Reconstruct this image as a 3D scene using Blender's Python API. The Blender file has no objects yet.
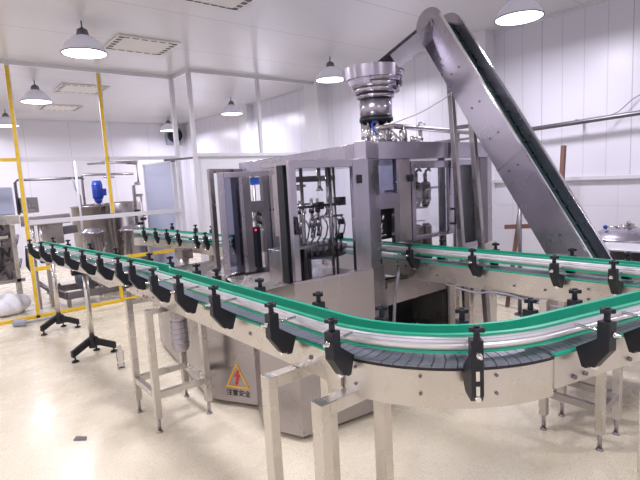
import bpy, bmesh, math, random
from mathutils import Vector, Matrix
C = bpy.context.scene.collection
PI = math.pi
V = Vector
rnd = random.Random(7)

# ------------------------------------------------------------------ materials
def principled(name, col, rough=.5, metal=0., bump=0., bscale=60., var=0., vscale=4., coat=0., spec=.5, stretch=None, rvar=0.):
    m = bpy.data.materials.new(name); m.use_nodes = True
    nt = m.node_tree; b = nt.nodes['Principled BSDF']
    b.inputs['Base Color'].default_value = (*col, 1)
    b.inputs['Roughness'].default_value = rough
    b.inputs['Metallic'].default_value = metal
    b.inputs['Specular IOR Level'].default_value = spec
    if coat:
        b.inputs['Coat Weight'].default_value = coat; b.inputs['Coat Roughness'].default_value = .08
    tc = nt.nodes.new('ShaderNodeTexCoord'); mp = nt.nodes.new('ShaderNodeMapping')
    nt.links.new(tc.outputs['Object'], mp.inputs['Vector'])
    if stretch: mp.inputs['Scale'].default_value = stretch
    if var or rvar:
        n = nt.nodes.new('ShaderNodeTexNoise'); n.inputs['Scale'].default_value = vscale; n.inputs['Detail'].default_value = 5
        nt.links.new(mp.outputs['Vector'], n.inputs['Vector'])
        if var:
            mx = nt.nodes.new('ShaderNodeMix'); mx.data_type = 'RGBA'
            mx.inputs['A'].default_value = (*[max(0, c*(1-var)) for c in col], 1)
            mx.inputs['B'].default_value = (*[min(1, c*(1+var)) for c in col], 1)
            nt.links.new(n.outputs['Fac'], mx.inputs['Factor']); nt.links.new(mx.outputs['Result'], b.inputs['Base Color'])
        if rvar:
            mr = nt.nodes.new('ShaderNodeMapRange'); mr.inputs['From Min'].default_value = .3; mr.inputs['From Max'].default_value = .7
            mr.inputs['To Min'].default_value = max(.03, rough-rvar); mr.inputs['To Max'].default_value = rough+rvar
            nt.links.new(n.outputs['Fac'], mr.inputs['Value']); nt.links.new(mr.outputs['Result'], b.inputs['Roughness'])
    if bump:
        n2 = nt.nodes.new('ShaderNodeTexNoise'); n2.inputs['Scale'].default_value = bscale; n2.inputs['Detail'].default_value = 3
        nt.links.new(mp.outputs['Vector'], n2.inputs['Vector'])
        bp = nt.nodes.new('ShaderNodeBump'); bp.inputs['Strength'].default_value = bump; bp.inputs['Distance'].default_value = .01
        nt.links.new(n2.outputs['Fac'], bp.inputs['Height']); nt.links.new(bp.outputs['Normal'], b.inputs['Normal'])
    return m

M = {}
M['steel'] = principled('brushed_steel', (.41, .38, .385), .32, .95, bump=.05, bscale=14, var=.16, vscale=3, rvar=.12)
M['steel_warm'] = principled('matt_steel', (.60, .57, .525), .31, .90, bump=.06, bscale=10, var=.22, vscale=6, rvar=.14)
M['steel_cool'] = principled('polished_steel', (.43, .405, .465), .27, .97, bump=.03, bscale=8, var=.10, vscale=2, rvar=.07)
M['steel_dark'] = principled('dull_dark_steel', (.19, .18, .20), .40, .9, bump=.04, bscale=20, var=.2, vscale=6)
M['rail_steel'] = principled('drawn_rail_steel', (.74, .73, .76), .40, .55, bump=.06, bscale=30, var=.12, vscale=9)
M['chrome'] = principled('chrome', (.75, .74, .74), .12, 1.0)
M['black'] = principled('black_plastic', (.006, .007, .013), .45, 0, bump=.05, bscale=120, var=.3, vscale=20)
M['rubber'] = principled('black_rubber', (.01, .01, .012), .7, 0, var=.2, vscale=20)
M['green'] = principled('green_plastic', (.012, .36, .22), .38, 0, var=.12, vscale=14)
M['green_belt'] = principled('green_belt', (.006, .05, .05), .5, 0, var=.25, vscale=6)
M['chain'] = principled('grey_chain', (.22, .225, .27), .38, .35, var=.25, vscale=40)
M['white_panel'] = principled('white_panel', (.78, .78, .82), .30, 0, var=.03, vscale=1.5)
M['blue_panel'] = principled('pale_blue_panel', (.46, .50, .66), .30, 0, var=.04, vscale=2)
M['white_frame'] = principled('white_aluminium', (.68, .68, .73), .35, 0, var=.04, vscale=5)
M['yellow'] = principled('yellow_tape', (.80, .52, .03), .5, 0, var=.30, vscale=25)
M['blue'] = principled('blue_paint', (.015, .06, .42), .35, 0, var=.2, vscale=10)
M['bluegrey'] = principled('blue_grey_paint', (.17, .20, .25), .42, .2, var=.2, vscale=10)
M['red'] = principled('red_paint', (.55, .03, .04), .4, 0, var=.1, vscale=10)
M['wood'] = principled('brown_wood', (.20, .10, .075), .6, 0, bump=.2, bscale=30, var=.35, vscale=9, stretch=(1, 1, .2))
M['shade'] = principled('lamp_shade', (.62, .60, .63), .35, .15, var=.05, vscale=8)
M['vent'] = principled('vent_cream', (.74, .72, .69), .5, 0, var=.05, vscale=4)
M['ventdark'] = principled('vent_slot', (.10, .10, .11), .6, 0, var=.2, vscale=9)
M['bag'] = principled('white_film', (.80, .80, .84), .35, 0, bump=.8, bscale=30, var=.06, vscale=8)
M['greyplastic'] = principled('grey_plastic', (.33, .36, .43), .45, 0, var=.1, vscale=12)
M['debris'] = principled('debris', (.16, .15, .17), .6, 0, var=.2, vscale=30)
M['cable'] = principled('grey_cable', (.30, .31, .36), .5, 0, var=.1, vscale=20)
M['whitecable'] = principled('white_cable', (.75, .75, .78), .5, 0, var=.05, vscale=20)
M['sticker'] = principled('blue_sticker', (.03, .13, .62), .4, 0, var=.2, vscale=30)
M['sign_yellow'] = principled('sign_yellow', (.85, .45, .02), .5, 0, var=.05, vscale=30)
M['sign_red'] = principled('sign_red', (.62, .03, .03), .5, 0, var=.05, vscale=30)
M['sign_black'] = principled('sign_black', (.03, .03, .035), .5, 0, var=.05, vscale=30)
M['void'] = principled('painted_cavity_shade', (.012, .012, .016), .7, 0, var=.2, vscale=9)  # near-black colour standing in for the shade inside recess and opening

def emit(name, col, s):
    m = bpy.data.materials.new(name); m.use_nodes = True; nt = m.node_tree
    nt.nodes.clear(); e = nt.nodes.new('ShaderNodeEmission'); o = nt.nodes.new('ShaderNodeOutputMaterial')
    e.inputs['Color'].default_value = (*col, 1); e.inputs['Strength'].default_value = s
    nt.links.new(e.outputs[0], o.inputs[0]); return m
M['glow'] = emit('lamp_glow', (.93, .93, 1.0), 9)
M['led'] = emit('red_led', (1, .03, .05), 6)

def shade_mat():
    m = bpy.data.materials.new('translucent_shade'); m.use_nodes = True; nt = m.node_tree; nt.nodes.clear()
    o = nt.nodes.new('ShaderNodeOutputMaterial'); d = nt.nodes.new('ShaderNodeBsdfDiffuse'); t = nt.nodes.new('ShaderNodeBsdfTranslucent'); mx = nt.nodes.new('ShaderNodeMixShader')
    d.inputs[0].default_value = (.78, .77, .80, 1); t.inputs[0].default_value = (.70, .69, .76, 1); mx.inputs[0].default_value = .22
    nt.links.new(d.outputs[0], mx.inputs[1]); nt.links.new(t.outputs[0], mx.inputs[2]); nt.links.new(mx.outputs[0], o.inputs[0]); return m
M['shade'] = shade_mat()
def glass(name, tint, mixg):
    m = bpy.data.materials.new(name); m.use_nodes = True; nt = m.node_tree; nt.nodes.clear()
    o = nt.nodes.new('ShaderNodeOutputMaterial'); t = nt.nodes.new('ShaderNodeBsdfTransparent'); g = nt.nodes.new('ShaderNodeBsdfGlossy')
    t.inputs['Color'].default_value = (*tint, 1); g.inputs['Roughness'].default_value = .06
    lw = nt.nodes.new('ShaderNodeLayerWeight'); lw.inputs['Blend'].default_value = mixg
    mx = nt.nodes.new('ShaderNodeMixShader'); nt.links.new(lw.outputs['Fresnel'], mx.inputs['Fac'])
    nt.links.new(t.outputs[0], mx.inputs[1]); nt.links.new(g.outputs[0], mx.inputs[2]); nt.links.new(mx.outputs[0], o.inputs[0])
    return m
M['glass'] = glass('clear_pane', (.93, .94, .97), .18)
M['tint'] = glass('tinted_pane', (.50, .51, .60), .25)
M['bottle'] = glass('clear_plastic', (.93, .93, .95), .10)

def lines_mat(name, col, line, axis, pitch, width, rough, zsplit=None, tile=None, coat=0., base_bump=0., major=0):
    """panelled surface: thin joint lines every <pitch> along an axis; below zsplit ceramic tiles instead"""
    m = principled(name, col, rough, 0, coat=coat); nt = m.node_tree; b = nt.nodes['Principled BSDF']; L = nt.links.new
    geo = nt.nodes.new('ShaderNodeNewGeometry'); sep = nt.nodes.new('ShaderNodeSeparateXYZ'); L(geo.outputs['Position'], sep.inputs[0])
    def math_(op, a, bb=None, c=None):
        n = nt.nodes.new('ShaderNodeMath'); n.operation = op
        for i, v in enumerate((a, bb, c)):
            if v is None: continue
            if isinstance(v, (int, float)): n.inputs[i].default_value = v
            else: L(v, n.inputs[i])
        return n.outputs[0]
    def line_mask(sock, p, w, off=0.):
        f = math_('FRACT', math_('DIVIDE', math_('ADD', sock, 100*p+off), p))
        return math_('LESS_THAN', f, w/p)
    mask = line_mask(sep.outputs[axis], pitch, width)
    if major: mask = math_('ADD', math_('MULTIPLY', mask, .55), math_('MULTIPLY', line_mask(sep.outputs[axis], pitch*major, width), .45))
    if zsplit is not None:
        tm = math_('MAXIMUM', line_mask(sep.outputs[2], tile[1], .006, 0), line_mask(sep.outputs[axis], tile[0], .006, .01))
        up = math_('GREATER_THAN', sep.outputs[2], zsplit)
        mask = math_('ADD', math_('MULTIPLY', mask, up), math_('MULTIPLY', math_('MULTIPLY', tm, math_('SUBTRACT', 1., up)), .5))
    n = nt.nodes.new('ShaderNodeTexNoise'); n.inputs['Scale'].default_value = .9; n.inputs['Detail'].default_value = 4
    L(geo.outputs['Position'], n.inputs['Vector'])
    mx0 = nt.nodes.new('ShaderNodeMix'); mx0.data_type = 'RGBA'
    mx0.inputs['A'].default_value = (*[c*.95 for c in col], 1); mx0.inputs['B'].default_value = (*[min(1, c*1.05) for c in col], 1)
    L(n.outputs['Fac'], mx0.inputs['Factor'])
    mx = nt.nodes.new('ShaderNodeMix'); mx.data_type = 'RGBA'; L(mask, mx.inputs['Factor'])
    L(mx0.outputs['Result'], mx.inputs['A']); mx.inputs['B'].default_value = (*line, 1)
    L(mx.outputs['Result'], b.inputs['Base Color'])
    bp = nt.nodes.new('ShaderNodeBump'); bp.inputs['Strength'].default_value = .5; bp.inputs['Distance'].default_value = .004; bp.invert = True
    hgt = mask
    if base_bump:
        n3 = nt.nodes.new('ShaderNodeTexNoise'); n3.inputs['Scale'].default_value = 1.2; L(geo.outputs['Position'], n3.inputs['Vector'])
        hgt = math_('ADD', mask, math_('MULTIPLY', n3.outputs['Fac'], base_bump))
    L(hgt, bp.inputs['Height']); L(bp.outputs['Normal'], b.inputs['Normal'])
    return m
M['wall_right'] = lines_mat('panel_and_tile_wall', (.74, .735, .81), (.50, .49, .56), 1, .235, .009, .32, 1.5, (.40, .30), major=4)
M['wall_plain'] = lines_mat('panel_wall', (.74, .735, .81), (.55, .55, .60), 0, .95, .010, .32)
M['ceiling'] = lines_mat('panel_ceiling', (.66, .65, .665), (.42, .42, .44), 1, 1.18, .010, .22, base_bump=.4)

def floor_mat():
    m = principled('epoxy_floor', (.80, .73, .57), .24, 0, coat=.15); nt = m.node_tree; b = nt.nodes['Principled BSDF']; L = nt.links.new
    geo = nt.nodes.new('ShaderNodeNewGeometry')
    def noise(s, d=3):
        n = nt.nodes.new('ShaderNodeTexNoise'); n.inputs['Scale'].default_value = s; n.inputs['Detail'].default_value = d
        L(geo.outputs['Position'], n.inputs['Vector']); return n
    a, c, w = noise(1.1, 6), noise(110, 2), noise(5, 5)
    r = nt.nodes.new('ShaderNodeValToRGB'); L(a.outputs['Fac'], r.inputs[0])
    r.color_ramp.elements[0].position = .3; r.color_ramp.elements[0].color = (.79, .715, .53, 1)
    r.color_ramp.elements[1].position = .75; r.color_ramp.elements[1].color = (.91, .845, .68, 1)
    r2 = nt.nodes.new('ShaderNodeValToRGB'); L(c.outputs['Fac'], r2.inputs[0])
    r2.color_ramp.elements[0].position = .30; r2.color_ramp.elements[0].color = (.62, .58, .52, 1)
    r2.color_ramp.elements[1].position = .48; r2.color_ramp.elements[1].color = (1, 1, 1, 1)
    mx = nt.nodes.new('ShaderNodeMix'); mx.data_type = 'RGBA'; mx.blend_type = 'MULTIPLY'; mx.inputs['Factor'].default_value = .8
    L(r.outputs[0], mx.inputs['A']); L(r2.outputs[0], mx.inputs['B']); L(mx.outputs['Result'], b.inputs['Base Color'])
    mr = nt.nodes.new('ShaderNodeMapRange'); mr.inputs['To Min'].default_value = .16; mr.inputs['To Max'].default_value = .38
    L(w.outputs['Fac'], mr.inputs['Value']); L(mr.outputs['Result'], b.inputs['Roughness'])
    bp = nt.nodes.new('ShaderNodeBump'); bp.inputs['Strength'].default_value = .12; bp.inputs['Distance'].default_value = .01
    L(w.outputs['Fac'], bp.inputs['Height']); L(bp.outputs['Normal'], b.inputs['Normal'])
    return m
M['floor'] = floor_mat()

# ------------------------------------------------------------------ mesh builder
def frame_from(t, up=V((0, 0, 1))):
    t = t.normalized()
    if abs(t.dot(up)) > .98: up = V((0, 1, 0))
    x = t.cross(up).normalized(); y = x.cross(t).normalized()
    return x, y
class MB:
    def __init__(s): s.b = bmesh.new(); s.smooth = []
    def _face(s, vs, sm=False):
        try: f = s.b.faces.new(vs)
        except ValueError: return None
        f.smooth = sm; return f
    def box(s, a, b, bev=0.):
        x0, y0, z0 = [min(p, q) for p, q in zip(a, b)]; x1, y1, z1 = [max(p, q) for p, q in zip(a, b)]
        return s.prism([(x0, y0), (x1, y0), (x1, y1), (x0, y1)], z0, z1)
    def prism(s, poly, z0, z1, top=None):
        """vertical prism over plan polygon; z0/z1 may be lists"""
        n = len(poly); top = top or poly
        zz0 = z0 if isinstance(z0, (list, tuple)) else [z0]*n; zz1 = z1 if isinstance(z1, (list, tuple)) else [z1]*n
        A = [s.b.verts.new((p[0], p[1], z)) for p, z in zip(poly, zz0)]; B = [s.b.verts.new((p[0], p[1], z)) for p, z in zip(top, zz1)]
        s._face(A[::-1]); s._face(B)
        for i in range(n): s._face([A[i], A[(i+1) % n], B[(i+1) % n], B[i]])
        return s
    def slab(s, pts, d):
        """polygon of 3D points extruded by vector d"""
        d = V(d); A = [s.b.verts.new(V(p)) for p in pts]; B = [s.b.verts.new(V(p)+d) for p in pts]; n = len(A)
        s._face(A[::-1]); s._face(B)
        for i in range(n): s._face([A[i], A[(i+1) % n], B[(i+1) % n], B[i]])
        return s
    def bar(s, p, q, w, h=None, up=V((0, 0, 1))):
        h = h or w; p, q = V(p), V(q); x, y = frame_from(q-p, up); x *= w/2; y *= h/2
        A = [s.b.verts.new(p+i*x+j*y) for i, j in ((-1, -1), (1, -1), (1, 1), (-1, 1))]
        B = [s.b.verts.new(q+i*x+j*y) for i, j in ((-1, -1), (1, -1), (1, 1), (-1, 1))]
        s._face(A[::-1]); s._face(B)
        for i in range(4): s._face([A[i], A[(i+1) % 4], B[(i+1) % 4], B[i]])
        return s
    def cyl(s, p, q, r, r2=None, n=16, caps=True):
        p, q = V(p), V(q); x, y = frame_from(q-p); r2 = r if r2 is None else r2
        cs = [(math.cos(2*PI*i/n), math.sin(2*PI*i/n)) for i in range(n)]
        A = [s.b.verts.new(p+x*c*r+y*d*r) for c, d in cs]; B = [s.b.verts.new(q+x*c*r2+y*d*r2) for c, d in cs]
        if caps: s._face(A[::-1]); s._face(B)
        for i in range(n): s._face([A[i], A[(i+1) % n], B[(i+1) % n], B[i]], True)
        return s
    def tube(s, pts, r, n=8, closed=False):
        pts = [V(p) for p in pts]; rings = []; N = len(pts)
        for k, p in enumerate(pts):
            a = pts[(k-1) % N] if (k or closed) else p; c = pts[(k+1) % N] if (k < N-1 or closed) else p
            x, y = frame_from(c-a)
            rings.append([s.b.verts.new(p+(x*math.cos(2*PI*i/n)+y*math.sin(2*PI*i/n))*r) for i in range(n)])
        for k in range(N if closed else N-1):
            A, B = rings[k], rings[(k+1) % N]
            for i in range(n): s._face([A[i], A[(i+1) % n], B[(i+1) % n], B[i]], True)
        if not closed: s._face(rings[0][::-1]); s._face(rings[-1])
        return s
    def lathe(s, prof, c=(0, 0, 0), n=32, closed=False, axis='z', sm=True):
        """profile of (r, z); axis z through c"""
        c = V(c); rings = []
        for r, z in prof:
            ring = []
            for i in range(n):
                a = 2*PI*i/n
                if axis == 'z': o = V((r*math.cos(a), r*math.sin(a), z))
                elif axis == 'x': o = V((z, r*math.cos(a), r*math.sin(a)))
                else: o = V((r*math.cos(a), z, r*math.sin(a)))
                ring.append(s.b.verts.new(c+o))
            rings.append(ring)
        K = len(rings)
        for k in range(K if closed else K-1):
            A, B = rings[k], rings[(k+1) % K]
            for i in range(n): s._face([A[i], A[(i+1) % n], B[(i+1) % n], B[i]], sm)
        if not closed:
            if prof[0][0] > 1e-4: s._face(rings[0][::-1])
            if prof[-1][0] > 1e-4: s._face(rings[-1])
        return s
    def ball(s, c, r, n=14, m=8, sz=1.):
        return s.lathe([(max(1e-5, r*math.sin(PI*k/m)), -r*sz*math.cos(PI*k/m)) for k in range(m+1)], c, n)
    def sweep(s, path, prof, z_off=0.):
        """path: list of (x,y,nx,ny) with left normal; prof: closed list of (u,z)"""
        rings = [[s.b.verts.new((x+nx*u, y+ny*u, z+z_off)) for u, z in prof] for x, y, nx, ny in path]
        n = len(prof)
        for A, B in zip(rings, rings[1:]):
            for i in range(n): s._face([A[i], A[(i+1) % n], B[(i+1) % n], B[i]])
        s._face(rings[0][::-1]); s._face(rings[-1]); return s
    def build(s, name, mat, parent=None, bevel=0., loc=None, label=None, segs=2, autosmooth=False):
        bmesh.ops.remove_doubles(s.b, verts=s.b.verts, dist=1e-6)
        bmesh.ops.recalc_face_normals(s.b, faces=s.b.faces)
        me = bpy.data.meshes.new(name)
        base = V((0, 0, 0)); p = parent
        while p is not None: base += p.location; p = p.parent
        o0 = V(loc) if loc is not None else base
        for v in s.b.verts: v.co -= o0
        s.b.to_mesh(me); s.b.free()
        me.materials.append(mat)
        o = bpy.data.objects.new(name, me); C.objects.link(o)
        o.parent = parent; o.location = o0-base
        if bevel:
            md = o.modifiers.new('bevel', 'BEVEL'); md.width = bevel; md.segments = segs; md.limit_method = 'ANGLE'; md.angle_limit = .6
        if label: o['label'] = label
        return o

def islands(mb, name, mat, parent, bevel=0.):
    seen = set(); out = []
    mb.b.verts.ensure_lookup_table(); mb.b.verts.index_update()
    for v0 in mb.b.verts:
        if v0.index in seen: continue
        stack = [v0]; comp = []; seen.add(v0.index)
        while stack:
            v = stack.pop(); comp.append(v)
            for e in v.link_edges:
                w = e.other_vert(v)
                if w.index not in seen: seen.add(w.index); stack.append(w)
        n = MB(); mp = {v: n.b.verts.new(v.co) for v in comp}
        for f in {f for v in comp for f in v.link_faces}: n._face([mp[v] for v in f.verts], f.smooth)
        out.append(n.build(name, mat, parent, bevel=bevel))
    mb.b.free(); return out

def tag(o, label, cat, group=None):
    o['label'] = label; o['category'] = cat
    if group: o['group'] = group
    return o
def thing(name, loc, label, cat, group=None):
    o = bpy.data.objects.new(name, None); C.objects.link(o); o.location = loc; o.empty_display_size = .1
    return tag(o, label, cat, group)
def struct(o): o['kind'] = 'structure'; return o
def copy_tree(o, parent=None):
    c = o.copy(); C.objects.link(c); c.parent = parent
    for ch in list(o.children): copy_tree(ch, c)
    return c

# ------------------------------------------------------------------ camera (two-point fit of the room's own axes)
F, H = 481.0, 1.65
def ray(u, v): return V((u-320, -(v-240), -F))
ax = ray(916, 148).normalized(); ay = ray(-74, 201); ay = (ay-ax*ay.dot(ax)).normalized(); az = ax.cross(ay)
cam = bpy.data.cameras.new('camera'); co = bpy.data.objects.new('camera', cam); C.objects.link(co)
cam.sensor_fit = 'HORIZONTAL'; cam.sensor_width = 36; cam.lens = 36*F/640; cam.clip_start = .05
co.matrix_world = Matrix.Translation((0, 0, H)) @ Matrix((ax, ay, az)).to_4x4()
bpy.context.scene.camera = co

# ------------------------------------------------------------------ the room
X0, X1, Y0, Y1, ZC = -3.4, 5.75, -2.6, 12.9, 3.37
struct(MB().box((X0-.1, Y0-.1, -.1), (X1+.1, Y1+.1, 0)).build('floor', M['floor']))
struct(MB().box((X0-.1, Y0-.1, ZC), (X1+.1, Y1+.1, ZC+.1)).build('ceiling', M['ceiling']))
struct(MB().box((X1, Y0, 0), (X1+.1, Y1, ZC)).build('wall_right', M['wall_right']))
struct(MB().box((X0-.1, Y0, 0), (X0, Y1, ZC)).build('wall_left', M['wall_plain']))
struct(MB().box((X0, Y1, 0), (X1, Y1+.1, ZC)).build('wall_back', M['wall_plain']))
struct(MB().box((X0, Y0-.1, 0), (X1, Y0, ZC)).build('wall_front', M['wall_plain']))
# pilasters on the right wall, cable ledge on top of the tiles
for k, (ya, yb, w) in enumerate(((3.43, 3.85, .21), (6.72, 7.1, .21), (9.25, 9.6, .14))):
    struct(MB().box((X1-w, ya, 0), (X1, yb, ZC)).build('trim_%d' % (k+1), M['white_panel']))
struct(MB().box((X1-.05, Y0, 1.49), (X1, 3.43, 1.535)).build('trim_4', M['white_frame'], bevel=.004))
struct(MB().box((X1-.03, Y0, ZC-.03), (X1, Y1, ZC)).box((X0, Y1-.03, ZC-.03), (X1, Y1, ZC)).build('trim_5', M['white_frame']))

# partition: white aluminium frame from floor to ceiling, jogging back to the right wall
PY, QY = 7.4, 6.86
struct(MB().box((3.20, QY, 0), (X1, QY+.05, 2.10)).build('wall_partition', M['white_panel']))
pf = thing('partition_frame', (1.0, PY, 0), 'white aluminium partition frame with yellow-taped posts crossing the room in front of the back area', 'partition frame')
def post(x, y, z0, z1, mat='white_frame', w=.05): return MB().box((x-w/2, y-w/2, z0), (x+w/2, y+w/2, z1)).build('post', M[mat], pf)
post(1.0, PY, 0, ZC-.05); post(2.1, PY, 1.33, ZC-.05); post(3.17, PY, 0, ZC-.05, w=.06); post(3.2, QY-.03, 0, ZC-.05, w=.055)
post(4.38, QY-.03, 2.14, ZC-.05); post(5.68, QY-.03, 2.14, ZC-.05, w=.06)
t = MB()
for x, z0 in ((1.0, 0.0), (2.1, 1.33)): t.box((x-.029, PY-.030, z0), (x+.012, PY-.0255, ZC-.07))
t.build('warning_tape', M['yellow'], pf, label='yellow tape up the front of the two left posts')
def rail(a, b, w, h, mat='white_frame', label=None): return MB().bar(a, b, w, h).build('rail', M[mat], pf, label=label)
rail((X0, PY, ZC-.025), (3.2, PY, ZC-.025), .05, .05); rail((3.2, PY+.02, ZC-.025), (3.2, QY-.05, ZC-.025), .05, .05); rail((3.17, QY-.03, ZC-.025), (X1, QY-.03, ZC-.025), .05, .05)
rail((1.02, PY, 2.12), (3.17, PY, 2.12), .05, .05); rail((X0, PY, 2.12), (.98, PY, 2.12), .05, .04, 'yellow', 'yellow taped rail'); rail((3.17, QY-.03, 2.12), (X1, QY-.03, 2.12), .06, .05)
rail((1.02, PY, 1.29), (3.14, PY, 1.29), .05, .06)
rail((1.02, PY, .66), (1.22, PY, .66), .04, .05, 'yellow', 'yellow taped rail'); rail((1.5, PY, .66), (3.14, PY, .66), .04, .05, 'yellow', 'yellow taped rail')
rail((X0, PY, .02), (3.14, PY, .02), .06, .035, 'yellow', 'yellow taped floor rail'); rail((2.1, PY, .04), (2.1, PY, .64), .04, .04, 'yellow', 'yellow taped upright')
rail((2.95, PY, 2.08), (3.2, QY-.03, 2.08), .03, .03, 'steel_dark', 'dark brace')
dp = thing('partition_door', (3.12, PY+.06, 0), 'pale blue door leaf standing open beside the partition corner, behind the far conveyor', 'door')
MB().box((3.09, PY+.08, .12), (3.13, 8.72, 2.06)).build('panel', M['blue_panel'], dp, bevel=.004)
MB().box((3.08, PY+.05, .1), (3.14, PY+.08, 2.08)).box((3.08, 8.72, .1), (3.14, 8.76, 2.08)).box((3.08, PY+.05, 2.06), (3.14, 8.76, 2.09)).box((3.08, PY+.05, 0), (3.14, 8.76, .12)).build('frame', M['white_frame'], dp)

# ------------------------------------------------------------------ ceiling fittings
def make_lamp(x, y, label):
    z = 3.05
    t = thing('pendant_lamp', (x, y, z), label, 'lamp', 'high bay pendant lamps')
    def at(prof): return [(r, zz) for r, zz in prof]
    L = MB().lathe(at([(.215, 0), (.218, .004), (.205, .035), (.165, .10), (.10, .155), (.055, .178), (.05, .178), (.095, .150), (.16, .095), (.198, .035), (.209, .002)]), (x, y, z), 36, closed=True).build('shade', M['shade'], t)
    MB().lathe([(.05, .17), (.058, .175), (.058, .20), (.05, .235), (.022, .25), (.012, .26)], (x, y, z), 20).build('ballast_housing', M['steel_dark'], t)
    MB().cyl((x, y, z+.25), (x, y, ZC), .008, n=8).build('rod', M['steel_dark'], t)
    MB().lathe([(1e-4, -.010), (.12, -.008), (.205, .001), (.205, .008), (1e-4, .012)], (x, y, z), 36).build('diffuser', M['glow'], t)
    MB().lathe([(.212, -.002), (.221, -.002), (.221, .006), (.212, .006)], (x, y, z), 36, closed=True).build('rim', M['steel_dark'], t)
    ld = bpy.data.lights.new('lamp_light', 'AREA'); ld.shape = 'DISK'; ld.size = .40; ld.energy = 62; ld.color = (.93, .89, 1.0); ld.spread = PI
    lo = bpy.data.objects.new('lamp_light', ld); C.objects.link(lo); lo.parent = t; lo.location = (0, 0, -.016)
    return t
LAMPS = [((1.43, 5.42), 'large bell lamp nearest the left ceiling vent'),
         ((4.50, 2.43), 'bright bell lamp at the top right, beside the conveyor head'),
         ((4.66, 5.33), 'bell lamp just left of the stepped cap bowl'),
         ((4.94, 8.70), 'small bell lamp beyond the partition near the right wall'),
         ((1.48, 8.49), 'bell lamp between the two yellow-taped posts'),
         ((1.43, 11.53), 'far bell lamp at the left picture edge'),
         ((4.85, 11.7), 'farthest bell lamp, glowing beside the fan on the back wall')]
for p, l in LAMPS: make_lamp(*p, l)
for x, y in ((1.45, 2.4), (-1.7, 2.4), (-1.7, 5.4), (-1.7, 8.5), (1.45, -.6), (4.5, -.6), (-1.7, -.6), (-1.7, 11.5)):   # the rest of the room's lamp grid, outside the view
    t = make_lamp(x, y, 'bell lamp of the ceiling grid outside the view')

def vent(x, y, w, d, label):
    t = thing('ceiling_vent', (x, y, ZC), label, 'vent', 'square ceiling air diffusers')
    MB().box((x-w/2, y-d/2, ZC-.02), (x+w/2, y+d/2, ZC)).build('panel', M['vent'], t, bevel=.004)
    s = MB()
    for i in range(6):
        yy = y-d/2+.06+i*(d-.12)/5
        for xx in (x-w/2+.05, x+w/2-.05): s.box((xx-.03, yy-.028, ZC-.022), (xx+.03, yy+.028, ZC-.0205))
        xx = x-w/2+.1+i*(w-.2)/5
        for yy in (y-d/2+.045, y+d/2-.045): s.box((xx-.035, yy-.014, ZC-.022), (xx+.035, yy+.014, ZC-.0205))
    islands(s, 'slot', M['ventdark'], t)
vent(2.22, 5.95, .72, .62, 'ceiling diffuser panel right beside the nearest left lamp')
vent(2.30, 4.08, .62, .55, 'ceiling diffuser panel cut by the top edge of the picture')
vent(2.22, 8.85, .72, .70, 'ceiling diffuser panel between the yellow-taped posts')
vent(2.30, 10.9, .72, .62, 'farthest ceiling diffuser panel, behind the yellow-taped posts')
ef = thing('exhaust_fan', (5.5, Y1, 3.1), 'grey square exhaust fan with black round housing high on the back wall', 'fan')
MB().box((5.22, Y1-.14, 2.82), (5.62, Y1, 3.26)).build('frame', M['greyplastic'], ef, bevel=.01)
MB().cyl((5.42, Y1-.3, 3.05), (5.42, Y1-.14, 3.05), .17, .19, n=24).build('housing', M['black'], ef)
MB().cyl((5.42, Y1-.32, 3.05), (5.42, Y1-.30, 3.05), .05, n=12).build('motor_cap', M['steel_dark'], ef)

cp = thing('wall_conduit', (5.6, 3, 2.1), 'long grey pipe running along the right wall above the tiles', 'pipe')
MB().tube([(5.56, 4.6, 2.06), (5.56, 3.0, 2.10), (5.56, 1.4, 2.15), (5.56, -1.5, 2.22)], .026, 10).build('pipe', M['steel_dark'], cp)
for y in (4.2, 2.35, .9): MB().box((5.55, y-.01, 2.06+(4.2-y)*.028), (5.75, y+.01, 2.10+(4.2-y)*.028)).build('bracket', M['steel_dark'], cp)
tag(MB().tube([(5.6, 2.15+.0, 2.11), (5.68, 1.98, 2.19), (5.70, 1.86, 2.30), (5.72, 1.7, 2.38), (5.72, 1.4, 2.42)], .006, 6).build('loose_wire', M['cable']), 'thin grey wire looping up from the wall pipe at the right edge', 'wire')

# ------------------------------------------------------------------ conveyors
def straight(p, q, n=8):
    p, q = V((*p, 0)), V((*q, 0)); d = (q-p).normalized(); out = []
    for k in range(n+1):
        c = p.lerp(q, k/n); out.append((c.x, c.y, -d.y, d.x))
    return out
def arc(cx, cy, r, a0, a1, n):      # counter-clockwise travel, degrees
    out = []
    for k in range(n+1):
        a = math.radians(a0+(a1-a0)*k/n); out.append((cx+r*math.cos(a), cy+r*math.sin(a), -math.cos(a), -math.sin(a)))
    return out
ZR = 1.10     # rail top
def rail_profile(side, gap):        # C-shaped steel guide, side=-1 outer / +1 inner
    s = side; g = gap
    return [(s*g, 1.042), (s*g, 1.092), (s*(g+.008), 1.092), (s*(g+.012), 1.084), (s*(g+.018), 1.082), (s*(g+.020), 1.074),
            (s*(g+.014), 1.069), (s*(g+.020), 1.063), (s*(g+.018), 1.053), (s*(g+.012), 1.050), (s*(g+.008), 1.042)]
def green_profile(side, gap):
    s = side; g = gap
    return [(s*(g-.005), 1.032), (s*(g-.005), ZR), (s*(g+.014), ZR), (s*(g+.014), 1.0925), (s*(g-.001), 1.0925), (s*(g-.001), 1.0415), (s*(g+.014), 1.0415), (s*(g+.014), 1.032)]

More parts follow.
